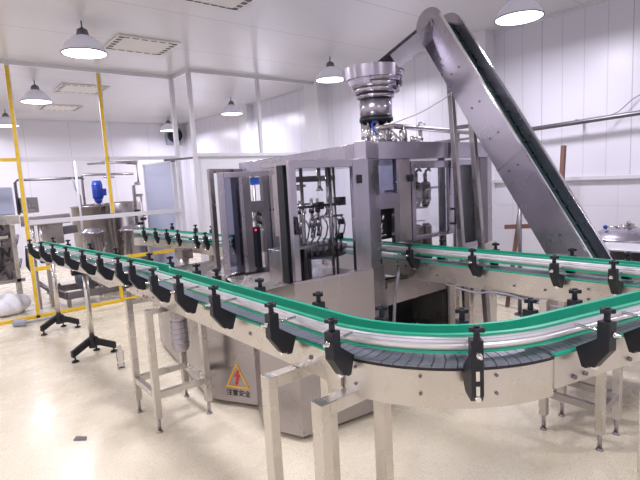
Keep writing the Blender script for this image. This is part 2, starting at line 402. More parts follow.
def build_bracket(parent, x, y, nx, ny, side, rod=True, front_slots=False, reach=None, low=False):
    """rail clamp bolted to the side plate; side -1 -> outside is -n"""
    ox, oy = nx*side, ny*side; tx, ty = -oy, ox; hw = .020; dz = .028 if (side > 0 or low) else 0
    k_ = 0. if side < 0 else -.055
    if reach is not None: k_ = reach
    def P(u, w, z): return (x+ox*u+tx*w, y+oy*u+ty*w, z-(dz if z > 1.05 else 0))
    b = MB()
    b.slab([P(u, -hw, z) for u, z in (((.205+k_, 1.122), (.205+k_, 1.022), (.150+k_*.6, .947), (.128+k_*.3, .947), (.124+k_*.3, .936), (.104, .936), (.079, 1.003), (.160+k_, 1.058), (.160+k_, 1.122)) if not front_slots else ((.190, 1.122), (.190, .938), (.175, .914), (.105, .914), (.079, .938), (.079, 1.003), (.150, 1.058), (.150, 1.122)))], V((tx, ty, 0))*2*hw)
    o = b.build('rail_bracket', M['black'], parent, bevel=.003)
    k = MB(); c = V(P(.183+k_, 0, 0)); r = .026
    k.cyl((c.x, c.y, 1.120-dz), (c.x, c.y, 1.152-dz), .012, .010, n=10)
    pts = []
    for i in range(30):
        a = 2*PI*i/30; rr = r*(.82+.20*math.cos(5*a)); pts.append((c.x+rr*math.cos(a), c.y+rr*math.sin(a)))
    k.prism(pts, 1.150-dz, 1.165-dz)
    k.cyl((c.x, c.y, 1.165-dz), (c.x, c.y, 1.170-dz), .010, n=10)
    k.build('knob', M['black'], o, bevel=.002)
    if rod:
        MB().cyl(P(.062, 0, 1.080), P(.232+k_, 0, 1.080), .0055, n=8).cyl(P(.206+k_, 0, 1.080), P(.214+k_, 0, 1.080), .010, n=6).build('clamp_rod', M['chrome'], o)
    if front_slots:
        for z in (1.005, .955): MB().slab([P(.1905, ww, zz) for ww, zz in ((-.006, z-.016), (.006, z-.016), (.006, z+.016), (-.006, z+.016))], V((ox, oy, 0))*.001).build('slot', M['chrome'], o)
        MB().cyl(P(.165, 0, .929), P(.196, 0, .929), .009, n=12).build('bolt', M['chrome'], o)
    MB().cyl(P(.115, .0, .942), P(.150, .0, .942), .008, n=10).build('bolt', M['chrome'], o)
    return o

def interp(path, s):
    L = [0.]
    for a, b in zip(path, path[1:]): L.append(L[-1]+math.hypot(b[0]-a[0], b[1]-a[1]))
    for i in range(len(path)-1):
        if L[i+1] >= s:
            t = (s-L[i])/max(1e-9, L[i+1]-L[i]); a, b = path[i], path[i+1]
            nx, ny = a[2]*(1-t)+b[2]*t, a[3]*(1-t)+b[3]*t; m = math.hypot(nx, ny)
            return (a[0]*(1-t)+b[0]*t, a[1]*(1-t)+b[1]*t, nx/m, ny/m)
    return path[-1]
def plen(path): return sum(math.hypot(b[0]-a[0], b[1]-a[1]) for a, b in zip(path, path[1:]))
def nearest(path, x, y):
    n = 600; L = plen(path); best = None
    for k in range(n+1):
        p = interp(path, L*k/n); d = (p[0]-x)**2+(p[1]-y)**2
        if best is None or d < best[0]: best = (d, p)
    return best[1]

def chain_mesh(path, half, over, pitch=.042):
    """slatted chain: one plate per pitch with slanted gaps"""
    b = MB(); L = plen(path); n = int(L/pitch)
    for k in range(n):
        s0, s1 = k*pitch+.0015, (k+1)*pitch-.0025
        A, B = interp(path, s0), interp(path, s1)
        def pt(p, u): return (p[0]+p[2]*u, p[1]+p[3]*u)
        sk = .010
        A2, B2 = interp(path, max(0, s0+sk)), interp(path, min(L, s1+sk))
        poly = [pt(A, -half-over), pt(B, -half-over), pt(B2, -half*.3), pt(B2, half), pt(A2, half), pt(A2, -half*.3)]
        b.prism(poly, .983, .9895)
        b.prism([pt(interp(path, s0+.004), -half+.01), pt(interp(path, s1-.004), -half+.01), pt(interp(path, s1-.004), half-.01), pt(interp(path, s0+.004), half-.01)], .965, .983)
    return b

def conveyor_body(t, path, zbot=.86, pl=.067, gap=.045, gap_in=None, strip=True, curve=False, name_suffix=''):
    gi = gap if gap_in is None else gap_in
    MB().sweep(path, [(-pl, zbot), (-pl, .984), (-pl+.004, .984), (-pl+.004, zbot+.004), (-pl+.03, zbot+.004), (-pl+.03, zbot)]).build('side_plate', M['steel_warm'], t)
    MB().sweep(path, [(pl, zbot), (pl, .984), (pl-.004, .984), (pl-.004, zbot+.004), (pl-.03, zbot+.004), (pl-.03, zbot)]).build('side_plate', M['steel_warm'], t)
    if strip:
        for s in (-1, 1): MB().sweep(path, [(s*(pl+.002), .980), (s*(pl+.002), .9885), (s*(pl-.016), .9885), (s*(pl-.016), .9842), (s*(pl+.0005), .9842), (s*(pl+.0005), .980)]).build('wear_strip', M['green'], t)
    else:
        MB().sweep(path, [(-pl-.004, .972), (-pl-.004, .9825), (-pl+.010, .9825), (-pl+.010, .978), (-pl-.001, .978), (-pl-.001, .972)]).build('wear_strip', M['black'], t)

def rails(t, path, gap, sides=(-1, 1), gin=None):
    for s in sides:
        g = gap if s < 0 or gin is None else gin
        MB().sweep(path, rail_profile(s, g)).build('guide_rail', M['rail_steel'], t)
        MB().sweep(path, green_profile(s, g)).build('rail_liner', M['green'], t, label='green plastic rail liner')

def square_leg(t, x, y, z0, z1, w=.045, foot=True):
    o = MB().box((x-w/2, y-w/2, z0+(.10 if foot else 0)), (x+w/2, y+w/2, z1)).build('leg', M['steel_warm'], t, bevel=.003)
    if foot:
        MB().cyl((x, y, z0+.012), (x, y, z0+.12), .012, n=10).cyl((x, y, z0), (x, y, z0+.012), .022, .016, n=12).build('adjustable_foot', M['steel'], o)
    return o

# near conveyor: straight, then the big bend round to the right
c1 = thing('chain_conveyor', (1.21, 3.4, 0), 'long steel chain conveyor with green rails bending across the foreground', 'conveyor')
sA = straight((1.212, 3.90), (1.215, 1.43), 12)
ar = arc(1.83, 1.43, .615, 180, 256, 36)
e = ar[-1]; d = (math.cos(math.radians(-14)), math.sin(math.radians(-14)))
sB = straight((e[0], e[1]), (e[0]+d[0]*1.9, e[1]+d[1]*1.9), 8)
full = sA+ar[1:]+sB[1:]
conveyor_body(c1, straight((1.212, 3.90), (1.215, 1.34), 8))
arc_path = straight((1.215, 1.335), (1.215, 1.43), 2)+ar[1:]
conveyor_body(c1, arc_path, zbot=.833, pl=.063, strip=False)
conveyor_body(c1, sB, zbot=.86)
rp = straight((1.213, 3.24), (1.215, 1.43), 10)+ar[1:]+sB[1:]
rails(c1, rp, .046)
chain_mesh(straight((1.212, 3.88), (1.215, 1.43), 12)[:], .060, -.006, .030).build('chain', M['chain'], c1)
chain_mesh(ar, .062, .006, .040).build('chain', M['chain'], c1)
chain_mesh(sB, .060, -.006, .030).build('chain', M['chain'], c1)
for k, (x, y) in enumerate(((.97, 2.93), (.96, 2.55), (1.0, 2.12), (1.035, 1.62), (1.04, 1.255), (1.27, .82), (1.735, .597), (2.0, .53), (2.55, .40))):
    p = nearest(full, x, y); build_bracket(c1, *p, -1, front_slots=(k == 5))
for x, y in ((1.3, 2.98), (1.3, 2.70), (1.3, 2.2), (1.32, 1.7), (1.34, 1.31), (1.50, 1.02), (1.80, .88), (2.04, .79), (2.6, .6)):
    p = nearest(full, x, y); build_bracket(c1, *p, 1)
# end plates, drive shaft, bolts on the near plate
bl = MB()
for y, z in ((3.80, .93), (3.62, .90), (3.42, .965), (3.42, .885), (3.30, .90), (3.02, .93), (2.62, .93), (2.0, .925), (1.52, .93), (1.375, .925), (3.55, .95), (3.5, .88)):
    bl.lathe([(.010, 0), (.009, -.005), (.004, -.008), (1e-4, -.008)], (1.148, y, z), 10, axis='x')
for a in (193, 214, 236):
    for z in (.95, .885):
        aa = math.radians(a); p = V((1.83+.678*math.cos(aa), 1.43+.678*math.sin(aa), z)); q = p+V((math.cos(aa), math.sin(aa), 0))*.006; bl.cyl(p, q, .006, n=8)
for s in (.10, .16, .42):
    p = interp(sB, s); bl.cyl((p[0]-p[2]*.067, p[1]-p[3]*.067, .885), (p[0]-p[2]*.077, p[1]-p[3]*.077, .885), .009, n=8)
islands(bl, 'plate_bolt', M['steel_dark'], c1)
MB().cyl((1.10, 3.80, .935), (1.143, 3.80, .935), .02, n=14).box((1.105, 3.79, .90), (1.142, 3.87, .985)).build('bearing', M['black'], c1, bevel=.004)
MB().cyl((1.09, 3.80, .935), (1.12, 3.80, .935), .014, n=12).build('drive_shaft', M['chrome'], c1)
MB().box((1.1455, 1.332, .862), (1.1478, 1.336, .984)).build('plate_joint', M['steel_dark'], c1)
# four-legged stand with a gearmotor
for x, y in ((1.05, 3.15), (1.05, 3.55), (1.42, 3.15), (1.42, 3.55)): square_leg(c1, x, y, 0, .86, .045)
cr = MB()
for a, b in (((1.05, 3.15), (1.05, 3.55)), ((1.05, 3.15), (1.42, 3.15)), ((1.42, 3.15), (1.42, 3.55)), ((1.05, 3.55), (1.42, 3.55))):
    cr.bar((*a, .26), (*b, .26), .035, .045)
for y in (3.15, 3.55): cr.bar((1.03, y, .842), (1.44, y, .842), .04, .035)
islands(cr, 'stretcher', M['steel_warm'], c1, .002)
gm = MB().cyl((1.20, 3.02, .84), (1.20, 3.02, .78), .05, n=20).cyl((1.20, 3.02, .78), (1.20, 3.02, .60), .055, n=24).cyl((1.20, 3.02, .60), (1.20, 3.02, .57), .055, .042, n=24)
for k in range(4): gm.lathe([(.055, 0), (.059, .002), (.059, .008), (.055, .010)], (1.20, 3.02, .62+.035*k), 24)
gm.box((1.155, 2.97, .80), (1.25, 3.07, .86)).build('gearmotor', M['steel'], c1, bevel=.002)
# two portal supports under the straight end, and the one past the bend
for k, y in enumerate((1.64, 1.30)):
    f = MB().box((.99, y-.03, .0), (1.035, y+.03, .858)).build('leg', M['steel_warm'], c1, bevel=.003)
    f = MB().box((1.305, y-.03, .0), (1.35, y+.03, .857)).build('leg', M['steel_warm'], c1, bevel=.003)
    MB().box((1.036, y-.028, .806), (1.304, y+.028, .857)).build('crossbar', M['steel_warm'], c1, bevel=.003)
MB().box((1.90, .525, 0), (1.95, .575, .84)).build('leg', M['steel_warm'], c1, bevel=.003)

# far conveyor: narrower, on two posts with splayed black feet
c2 = thing('chain_conveyor', (1.1, 5.2, 0), 'far steel conveyor on two posts with splayed black feet, left of the room', 'conveyor')
fp = straight((.98, 6.58), (1.245, 3.46), 16)
conveyor_body(c2, straight((.98, 6.58), (1.215, 3.83), 10), zbot=.90)
rails(c2, straight((.98, 6.58), (1.262, 3.36), 12), .040)
chain_mesh(straight((.98, 6.57), (1.212, 3.83), 12), .060, -.006, .034).build('chain', M['chain'], c2)
MB().slab([(1.139, 3.96, .90), (1.139, 4.35, .82), (1.139, 4.9, .82), (1.139, 5.2, .90)], (.004, 0, 0)).build('gusset_plate', M['steel_warm'], c2)
ob = ((1.045, 3.40), (1.03, 3.68), (1.0, 4.05), (.97, 4.44), (.97, 4.88), (.93, 5.3), (.905, 5.7), (.9, 6.15))
for x, y in ob: build_bracket(c2, *nearest(fp, x, y), -1)
for x, y in ((1.35, 3.5), (1.3, 3.85), (1.3, 4.55), (1.2, 5.2), (1.15, 5.9), (1.1, 6.45)): build_bracket(c2, *nearest(fp, x, y), 1)
for (x, y) in ((1.135, 5.15), (1.08, 6.45)):
    MB().cyl((x, y, .13), (x, y, .88), .026, n=16).build('leg', M['steel_warm'], c2)
    MB().cyl((x, y, .09), (x, y, .20), .04, n=16).build('foot_hub', M['black'], c2, bevel=.004)
    MB().box((x-.12, y-.03, .85), (x+.12, y+.03, .905)).build('post_clamp', M['black'], c2, bevel=.004)
    for sx, sy in ((-1, -.25), (1, -.1), (.35, .9)):
        dv = V((sx, sy, 0)).normalized()
        a = V((x, y, .165))+dv*.02; b = V((x, y, .075))+dv*.19
        f = MB().slab([a+V((0, 0, .03)), a-V((0, 0, .04)), b-V((0, 0, .03)), b+dv*.02-V((0, 0, .03)), b+dv*.02+V((0, 0, .03))], dv.cross(V((0, 0, 1)))*.045)
        fo = f.build('foot_arm', M['black'], c2, bevel=.005)
        MB().cyl(b-V((0, 0, .02)), V((b.x, b.y, .012)), .008, n=8).cyl((b.x, b.y, 0), (b.x, b.y, .014), .036, .028, n=16).build('foot_pad', M['rubber'], fo)

# outfeed conveyor leaving the machine to the right
c3 = thing('chain_conveyor', (2.95, 2, 0), 'steel outfeed conveyor with green rails leaving the filling machine, right', 'conveyor')
op = straight((2.93, 3.52), (3.0, .55), 14)
conveyor_body(c3, op, zbot=.842, pl=.075)
rails(c3, op, .046)
chain_mesh(op, .060, -.006, .034).build('chain', M['chain'], c3)
for x, y in ((2.9, 2.92), (2.9, 2.37), (2.9, 1.84), (2.9, 1.30), (2.9, .99), (2.9, .68)): build_bracket(c3, *nearest(op, x, y), -1, low=True)
for x, y in ((3.0, 1.33), (3.1, 1.02), (3.0, 1.85), (3.0, 2.3)): build_bracket(c3, *nearest(op, x, y), 1)
bl = MB()
for y, z in ((3.45, .98), (2.58, .965), (2.58, .93), (2.58, .90), (2.50, .94), (2.2, .90), (1.6, .90), (1.15, .94), (1.15, .88), (1.4, .90)):
    bl.cyl((2.93+(3.52-y)/2.97*.07-.075, y, z), (2.93+(3.52-y)/2.97*.07-.083, y, z), .008, n=8)
islands(bl, 'plate_bolt', M['steel_dark'], c3)
MB().box((2.825, 3.33, .91), (2.853, 3.43, 1.0)).build('bearing', M['bluegrey'], c3, bevel=.006)
for x, y in ((2.87, 1.39), (3.12, 1.39), (2.87, 1.06), (3.12, 1.06)): square_leg(c3, x, y, 0, .845, .045)
cr = MB()
for a, b in (((2.87, 1.39), (2.87, 1.06)), ((2.87, 1.39), (3.12, 1.39)), ((3.12, 1.39), (3.12, 1.06)), ((2.87, 1.06), (3.12, 1.06))): cr.bar((*a, .25), (*b, .25), .035, .04)
islands(cr, 'stretcher', M['steel'], c3, .002)
for x, y in ((2.88, 2.05), (3.06, 2.05)): square_leg(c3, x, y, 0, .845, .05)
MB().tube([(2.80, 2.50, .93), (2.72, 2.44, .905), (2.66, 2.41, .84), (2.63, 2.40, .74), (2.625, 2.41, .6), (2.63, 2.43, .45)], .012, 8).build('cable_conduit', M['cable'], c3)
MB().tube([(2.87, 2.12, .845), (2.872, 2.0, .826), (2.875, 1.86, .815), (2.88, 1.75, .84), (2.88, 1.62, .838), (2.885, 1.5, .815), (2.89, 1.37, .808), (2.89, 1.22, .812), (2.90, 1.12, .828), (2.91, 1.0, .835)], .007, 8).build('hanging_cable', M['cable'], c3)

# infeed conveyor in the background, from beyond the partition into the machine
c4 = thing('chain_conveyor', (2.4, 5.6, 0), 'background steel conveyor feeding the machine from beyond the partition, green rails', 'conveyor')
ip = straight((2.56, 3.95), (2.38, 6.6), 12)
ai = arc(1.63, 6.55, .75, 4, 32, 8)
ip2 = ip+ai[1:]
conveyor_body(c4, ip2, zbot=.87); rails(c4, ip2, .045); chain_mesh(ip2, .060, -.006, .042).build('chain', M['chain'], c4)
for x, y in ((2.4, 6.62), (2.4, 6.25), (2.4, 5.92), (2.4, 5.62), (2.4, 5.18), (2.4, 4.96), (2.4, 4.38)): build_bracket(c4, *nearest(ip2, x, y), 1)
for x, y in ((2.5, 6.4), (2.5, 5.75), (2.5, 5.35), (2.5, 4.7)): build_bracket(c4, *nearest(ip2, x, y), -1)
for x, y in ((2.42, 5.85), (2.50, 5.1), (2.35, 6.7)):
    MB().box((x-.03, y-.03, 0), (x+.03, y+.03, .87)).build('leg', M['steel_warm'], c4, bevel=.003)
MB().box((2.26, 5.40, .80), (2.40, 5.62, .92)).build('drive_box', M['steel'], c4, bevel=.006)
MB().cyl((2.30, 5.48, .80), (2.30, 5.48, .52), .07, n=20).cyl((2.30, 5.48, .52), (2.30, 5.48, .49), .05, n=16).build('drive_motor', M['steel'], c4)

# ------------------------------------------------------------------ filling machine
fm = thing('filling_machine', (3.0, 3.4, 0), 'large stainless steel rotary filling machine with glazed frame in the middle', 'filling machine')
base = [(1.50, 3.30), (1.70, 2.93), (1.56, 2.62), (1.67, 2.34), (2.27, 2.28), (2.60, 2.50), (4.20, 2.52), (4.20, 4.95), (1.75, 4.95)]
z1 = [.88, .86, .955, 1.035, 1.035, 1.0, 1.0, .96, .92]
# shell split so the service recess under the outfeed is real; its shade is painted
MB().prism([(1.50, 3.30), (1.70, 2.93), (1.56, 2.62), (1.67, 2.34), (2.275, 2.262), (2.605, 2.472), (2.66, 2.50), (2.66, 4.95), (1.75, 4.95)], [.04]*9, [.80]*9).build('base_cabinet', M['steel'], fm)
def skirt(pts, zs, th=.018):
    m = MB()
    for (a, b), (za, zb) in zip(zip(pts, pts[1:]), zip(zs, zs[1:])):
        a, b = V((*a, 0)), V((*b, 0)); n = V((-(b-a).y, (b-a).x, 0)).normalized()*th
        m.slab([V((a.x, a.y, .80)), V((b.x, b.y, .80)), V((b.x, b.y, zb)), V((a.x, a.y, za))], n)
    return m
for pts, zs in ((((1.50, 3.30), (1.70, 2.93)), (.88, .86)), (((1.70, 2.93), (1.56, 2.62)), (.86, .955)), (((1.56, 2.62), (1.67, 2.34)), (.955, 1.035)), (((1.67, 2.34), (2.275, 2.262)), (1.035, 1.035)), (((2.275, 2.262), (2.605, 2.472)), (1.035, 1.0))):
    skirt(pts, zs).build('base_skirt', M['steel'], fm)
MB().box((2.66, 2.50, .66), (3.42, 2.58, .835)).box((2.66, 3.0, .08), (3.42, 4.95, .80)).box((2.66, 2.5, .08), (3.42, 2.56, .25)).build('base_cabinet', M['steel'], fm)
MB().box((3.42, 2.56, .08), (4.20, 4.95, .80)).build('base_cabinet', M['steel_warm'], fm)
MB().box((3.42, 2.50, .08), (4.20, 2.56, .98)).build('base_cabinet', M['steel_warm'], fm, bevel=.004)
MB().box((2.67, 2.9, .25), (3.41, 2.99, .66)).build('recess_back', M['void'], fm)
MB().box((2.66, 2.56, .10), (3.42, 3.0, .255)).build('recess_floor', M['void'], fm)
MB().box((3.395, 2.485, .10), (3.42, 2.50, .86)).build('edge_trim', M['steel_dark'], fm)
MB().box((3.70, 2.488, .10), (3.712, 2.50, .97)).build('edge_trim', M['steel_dark'], fm)
MB().box((2.0, 2.7, .80), (4.20, 4.95, .815)).build('table_deck', M['steel'], fm)
# raised rim / drip tray around the front bay
lip = [(1.64, 3.17), (2.0, 3.23), (2.07, 3.05), (1.69, 2.37), (2.26, 2.31), (2.58, 2.52), (2.6, 3.4), (1.7, 3.5)]
MB().prism([(1.64, 3.17), (2.0, 3.19), (2.06, 3.04), (2.1, 3.5), (1.66, 3.5)], .90, .98).build('rim', M['steel'], fm, bevel=.004)
islands(MB().bar((1.64, 3.17, .98), (2.0, 3.21, .985), .018).bar((2.0, 3.21, .985), (2.07, 3.06, .985), .018).bar((1.665, 2.335, 1.035), (2.27, 2.275, 1.035), .016).bar((2.27, 2.275, 1.035), (2.55, 2.46, 1.02), .016), 'rim_lip', M['steel_cool'], fm)
MB().slab([(1.64, 3.17, .975), (2.06, 3.04, .975), (1.67, 2.34, 1.03), (1.56, 2.62, .955), (1.70, 2.93, .86)], (0, 0, -.004)).build('drip_tray', M['steel_warm'], fm)
# feet
for x, y in ((1.72, 2.40), (2.22, 2.34), (1.62, 3.25), (2.62, 2.56), (4.14, 2.58), (4.14, 4.88), (1.82, 4.88)):
    MB().cyl((x, y, .0), (x, y, .09), .02, .035, n=12).build('foot', M['steel'], fm)
# roof with deep fascia
roof = [(2.60, 2.485), (4.12, 2.49), (4.22, 2.66), (4.22, 5.1), (3.04, 5.28), (2.78, 3.70), (2.58, 2.80)]
MB().prism(roof, 1.775, 1.91).build('roof_fascia', M['steel_cool'], fm, bevel=.006)
def vpost(x, y, z0, z1, w=.05, d=.05, mat='steel', name='post', ang=0.):
    ca, sa = math.cos(ang), math.sin(ang)
    poly = [(x+a*w/2*ca-b*d/2*sa, y+a*w/2*sa+b*d/2*ca) for a, b in ((-1, -1), (1, -1), (1, 1), (-1, 1))]
    return MB().prism(poly, z0, z1).build(name, M[mat], fm, bevel=.004)
# massive front corner column
MB().prism([(2.19, 2.275), (2.27, 2.27), (2.59, 2.48), (2.60, 2.53), (2.50, 2.58), (2.20, 2.36)], 1.0, 1.775).build('corner_column', M['steel_cool'], fm, bevel=.005)
MB().prism([(2.27, 2.28), (2.59, 2.48), (2.50, 2.58), (2.24, 2.36)], 1.776, 1.893).build('corner_column', M['steel_cool'], fm, bevel=.005)
# front panel with upper window and black lower opening
fp_ = MB(); y0, y1 = 2.49, 2.53
fp_.box((2.59, y0, 1.41), (2.82, y1, 1.52)).box((2.76, y0, 1.14), (2.82, y1, 1.41)).box((2.795, y0, 1.52), (2.82, y1, 1.775)).box((2.59, y0, 1.14), (2.605, y1, 1.41))
fp_.build('front_panel', M['steel_cool'], fm, bevel=.002)
MB().box((2.605, 2.512, 1.52), (2.795, 2.518, 1.775)).build('pane', M['tint'], fm)
MB().box((2.82, 2.488, 1.14), (2.955, 2.53, 1.775)).build('front_panel', M['steel'], fm, bevel=.004)
dr = MB().box((2.965, 2.485, 1.70), (3.51, 2.515, 1.757)).box((2.965, 2.485, 1.16), (3.01, 2.515, 1.70)).box((3.44, 2.485, 1.16), (3.51, 2.515, 1.70)).box((2.965, 2.485, 1.13), (3.51, 2.515, 1.16)).build('door', M['steel_cool'], fm, bevel=.004)
MB().box((3.01, 2.497, 1.16), (3.44, 2.503, 1.70)).build('pane', M['glass'], dr)
MB().tube([(3.475, 2.485, 1.345), (3.475, 2.45, 1.345), (3.475, 2.445, 1.335), (3.475, 2.445, 1.23), (3.475, 2.45, 1.22), (3.475, 2.485, 1.22)], .010, 8).build('handle', M['black'], dr)
MB().box((2.915, 2.465, 1.60), (2.965, 2.485, 1.655)).build('hinge', M['black'], dr, bevel=.003)
dr2 = MB().box((3.57, 2.485, 1.715), (3.90, 2.515, 1.757)).box((3.53, 2.485, .98), (3.57, 2.515, 1.757)).box((3.86, 2.485, 1.02), (3.90, 2.515, 1.715)).box((3.57, 2.485, .98), (3.90, 2.515, 1.02)).build('door', M['steel_cool'], fm, bevel=.004)
MB().box((3.57, 2.497, 1.02), (3.86, 2.503, 1.715)).build('pane', M['glass'], dr2)
vpost(4.00, 2.54, .98, 1.775, .12, .08, 'steel_dark'); vpost(4.14, 2.56, .98, 1.775, .08, .06, 'steel')
for x, y in ((4.17, 3.7), (4.17, 4.9), (3.55, 4.9), (3.12, 4.9), (3.74, 2.78)): vpost(x, y, .80, 1.775, .05, .05, 'steel_dark' if y < 3 else 'steel')
# left front bay door (glazed) with its frame
def p3(t, z, off=0.): # along the bay front
    a, b = V((1.672, 2.325, 0)), V((2.19, 2.27, 0)); n = (b-a).normalized(); n = V((n.y, -n.x, 0)); q = a.lerp(b, t)+n*off; return V((q.x, q.y, z))
db = MB()
db.slab([p3(0, 1.045), p3(.085, 1.045), p3(.085, 1.77), p3(0, 1.77)], p3(0, 0, -.035)-p3(0, 0)).slab([p3(.90, 1.045), p3(1, 1.045), p3(1, 1.77), p3(.90, 1.77)], p3(0, 0, -.035)-p3(0, 0)).slab([p3(.085, 1.725), p3(.90, 1.725), p3(.90, 1.77), p3(.085, 1.77)], p3(0, 0, -.035)-p3(0, 0))
db = db.build('door', M['steel_cool'], fm, bevel=.004)
MB().slab([p3(.085, 1.05, -.015), p3(.90, 1.05, -.015), p3(.90, 1.725, -.015), p3(.085, 1.725, -.015)], p3(0, 0, -.004)-p3(0, 0)).build('pane', M['glass'], db)
MB().slab([p3(.035, 1.33, .002), p3(.065, 1.33, .002), p3(.065, 1.44, .002), p3(.035, 1.44, .002)], p3(0, 0, .02)-p3(0, 0)).build('handle', M['black'], db, bevel=.006)
MB().slab([p3(.965, 1.615, .002), p3(1.02, 1.615, .002), p3(1.02, 1.67, .002), p3(.965, 1.67, .002)], p3(0, 0, .015)-p3(0, 0)).build('hinge', M['black'], db, bevel=.003)
MB().slab([(2.58, 2.50, .99), (2.585, 2.47, .99), (2.55, 2.45, .99), (2.545, 2.48, .99)], (0, 0, .05)).build('hinge', M['black'], fm, bevel=.003)
# upper sheet of the front bay between door head and fascia
MB().prism([(1.70, 2.36), (2.27, 2.30), (2.62, 2.50), (2.58, 2.80), (1.75, 2.75)], 1.745, 1.772).build('bay_roof', M['steel'], fm)
vpost(1.69, 2.43, 1.02, 1.75, .03, .07, 'black'); vpost(1.73, 2.52, 1.0, 1.75, .03, .04, 'steel')
# left rear window bay
def q3(t, z, off=0.):
    a, b = V((1.64, 3.16, 0)), V((2.07, 3.03, 0)); n = (b-a).normalized(); n = V((n.y, -n.x, 0)); q = a.lerp(b, t)+n*off; return V((q.x, q.y, z))
def q_bar(t0, t1, z0, z1, mat, name='post', dep=.04, off=0.):
    return MB().slab([q3(t0, z0, off), q3(t1, z0, off), q3(t1, z1, off), q3(t0, z1, off)], q3(0, 0, -dep)-q3(0, 0)).build(name, M[mat], fm, bevel=.003)
q_bar(0, .10, .985, 1.74, 'steel_cool'); q_bar(.85, 1.0, .985, 1.74, 'steel'); q_bar(.10, .85, 1.70, 1.74, 'steel_cool', 'beam')
q_bar(.34, .40, .99, 1.70, 'steel_cool'); q_bar(.40, .52, .99, 1.70, 'steel_dark', dep=.08); q_bar(.73, .83, .99, 1.70, 'steel_dark', dep=.08); q_bar(.52, .73, 1.44, 1.52, 'steel_dark', 'beam', dep=.08)
MB().slab([q3(.10, 1.0, -.015), q3(.34, 1.0, -.015), q3(.34, 1.70, -.015), q3(.10, 1.70, -.015)], q3(0, 0, -.004)-q3(0, 0)).build('pane', M['tint'], fm)
q_bar(.54, .70, 1.64, 1.695, 'sticker', 'blue_notice', dep=.004, off=-.03)
# black control column with its red pilot light
MB().box((1.86, 3.05, 1.02), (1.90, 3.10, 1.33)).build('control_box', M['black'], fm, bevel=.004)
MB().ball((1.85, 3.035, 1.31), .007, 10, 6).build('pilot_light', M['led'], fm)
MB().prism([(1.96, 3.12), (2.25, 3.0), (2.35, 3.25), (2.06, 3.4)], 1.12, 1.30).build('gear_housing', M['steel_cool'], fm, bevel=.006)
MB().box((2.1, 3.1, .81), (2.16, 3.2, 1.12)).build('gear_housing', M['black'], fm, bevel=.004)
# third, rearmost frame
fr = MB()
fr.box((1.745, 3.50, .84), (1.785, 3.54, 1.78)).bar((1.76, 3.52, 1.765), (2.2, 3.72, 1.765), .03, .035).bar((2.18, 3.72, .96), (2.18, 3.72, 1.75), .03, .03)
fr.build('rear_frame', M['steel'], fm, bevel=.003)

# --- interior of the filler
def add(name, mat, mb, bevel=0.): return mb.build(name, M[mat], fm, bevel=bevel)
ctr = (2.28, 3.22)
add('rotor_column', 'steel', MB().cyl((*ctr, 1.0), (*ctr, 1.775), .06, n=24).cyl((*ctr, .81), (*ctr, 1.0), .04, n=24).cyl((*ctr, 1.10), (*ctr, 1.14), .20, n=40).cyl((*ctr, 1.60), (*ctr, 1.62), .16, n=40))
add('grip_ring', 'black', MB().lathe([(.30, 1.44), (.315, 1.44), (.315, 1.455), (.30, 1.455)], (ctr[0], ctr[1], 0), 48, closed=True))
for i in range(14):
    a = 2*PI*i/14; x, y = ctr[0]+.25*math.cos(a), ctr[1]+.25*math.sin(a); q = MB()
    q.cyl((x, y, 1.20), (x, y, 1.50), .012, n=10).cyl((x, y, 1.28), (x, y, 1.33), .026, n=12).cyl((x, y, 1.20), (x, y, 1.24), .022, .012, n=12)
    q.tube([(x, y, 1.33), (ctr[0]+.32*math.cos(a), ctr[1]+.32*math.sin(a), 1.37), (ctr[0]+.33*math.cos(a), ctr[1]+.33*math.sin(a), 1.42), (ctr[0]+.30*math.cos(a), ctr[1]+.30*math.sin(a), 1.45)], .007, 6)
    fv = add('filling_valve', 'steel', q); MB().cyl((x, y, 1.395), (x, y, 1.425), .022, n=10).build('valve_grip', M['black'], fv)
add('starwheel', 'bluegrey', MB().cyl((2.28, 2.92, 1.125), (2.28, 2.92, 1.145), .27, n=48).cyl((2.28, 2.92, 1.08), (2.28, 2.92, 1.095), .26, n=48))
add('starwheel_hub', 'steel_dark', MB().cyl((2.20, 2.92, .81), (2.20, 2.92, 1.17), .05, n=24))
MB().box((1.78, 2.62, .81), (1.92, 2.78, 1.20)).build('bearing_block', M['steel_cool'], fm, bevel=.005)
MB().box((1.93, 2.65, .81), (2.02, 2.8, 1.19)).build('bearing_block', M['black'], fm, bevel=.005)
posts = MB()
for x, y, r in ((1.80, 2.60, .010), (1.98, 2.62, .012), (2.18, 2.56, .011), (2.34, 2.70, .010), (2.1, 2.9, .012), (2.02, 3.3, .014)):
    posts.cyl((x, y, .80), (x, y, 1.745), r, n=10)
islands(posts, 'support_rod', M['steel'], fm)
add('gantry', 'steel', MB().bar((1.80, 2.60, 1.66), (2.34, 2.70, 1.66), .03, .04).bar((1.80, 2.60, 1.20), (2.18, 2.56, 1.20), .02, .02).bar((1.98, 2.62, 1.60), (2.1, 3.2, 1.60), .025, .03), .002)
add('wash_pipe', 'chrome', MB().tube([(2.12, 2.60, 1.745), (2.12, 2.60, 1.62), (2.12, 2.60, 1.60)], .012, 10).cyl((2.12, 2.60, 1.575), (2.12, 2.60, 1.605), .028, .012, n=14).cyl((2.20, 2.60, 1.38), (2.20, 2.60, 1.745), .018, n=12).box((2.14, 2.57, 1.385), (2.30, 2.63, 1.40)))
for k in range(7):
    hooks = MB(); x = 1.98+k*.055; hooks.tube([(x, 2.62, 1.22), (x+.015, 2.60, 1.26), (x+.02, 2.585, 1.32), (x+.005, 2.58, 1.36), (x-.01, 2.60, 1.39)], .006, 6); hooks.cyl((x, 2.62, 1.12), (x, 2.62, 1.22), .012, n=8); add('bottle_gripper', 'steel', hooks)
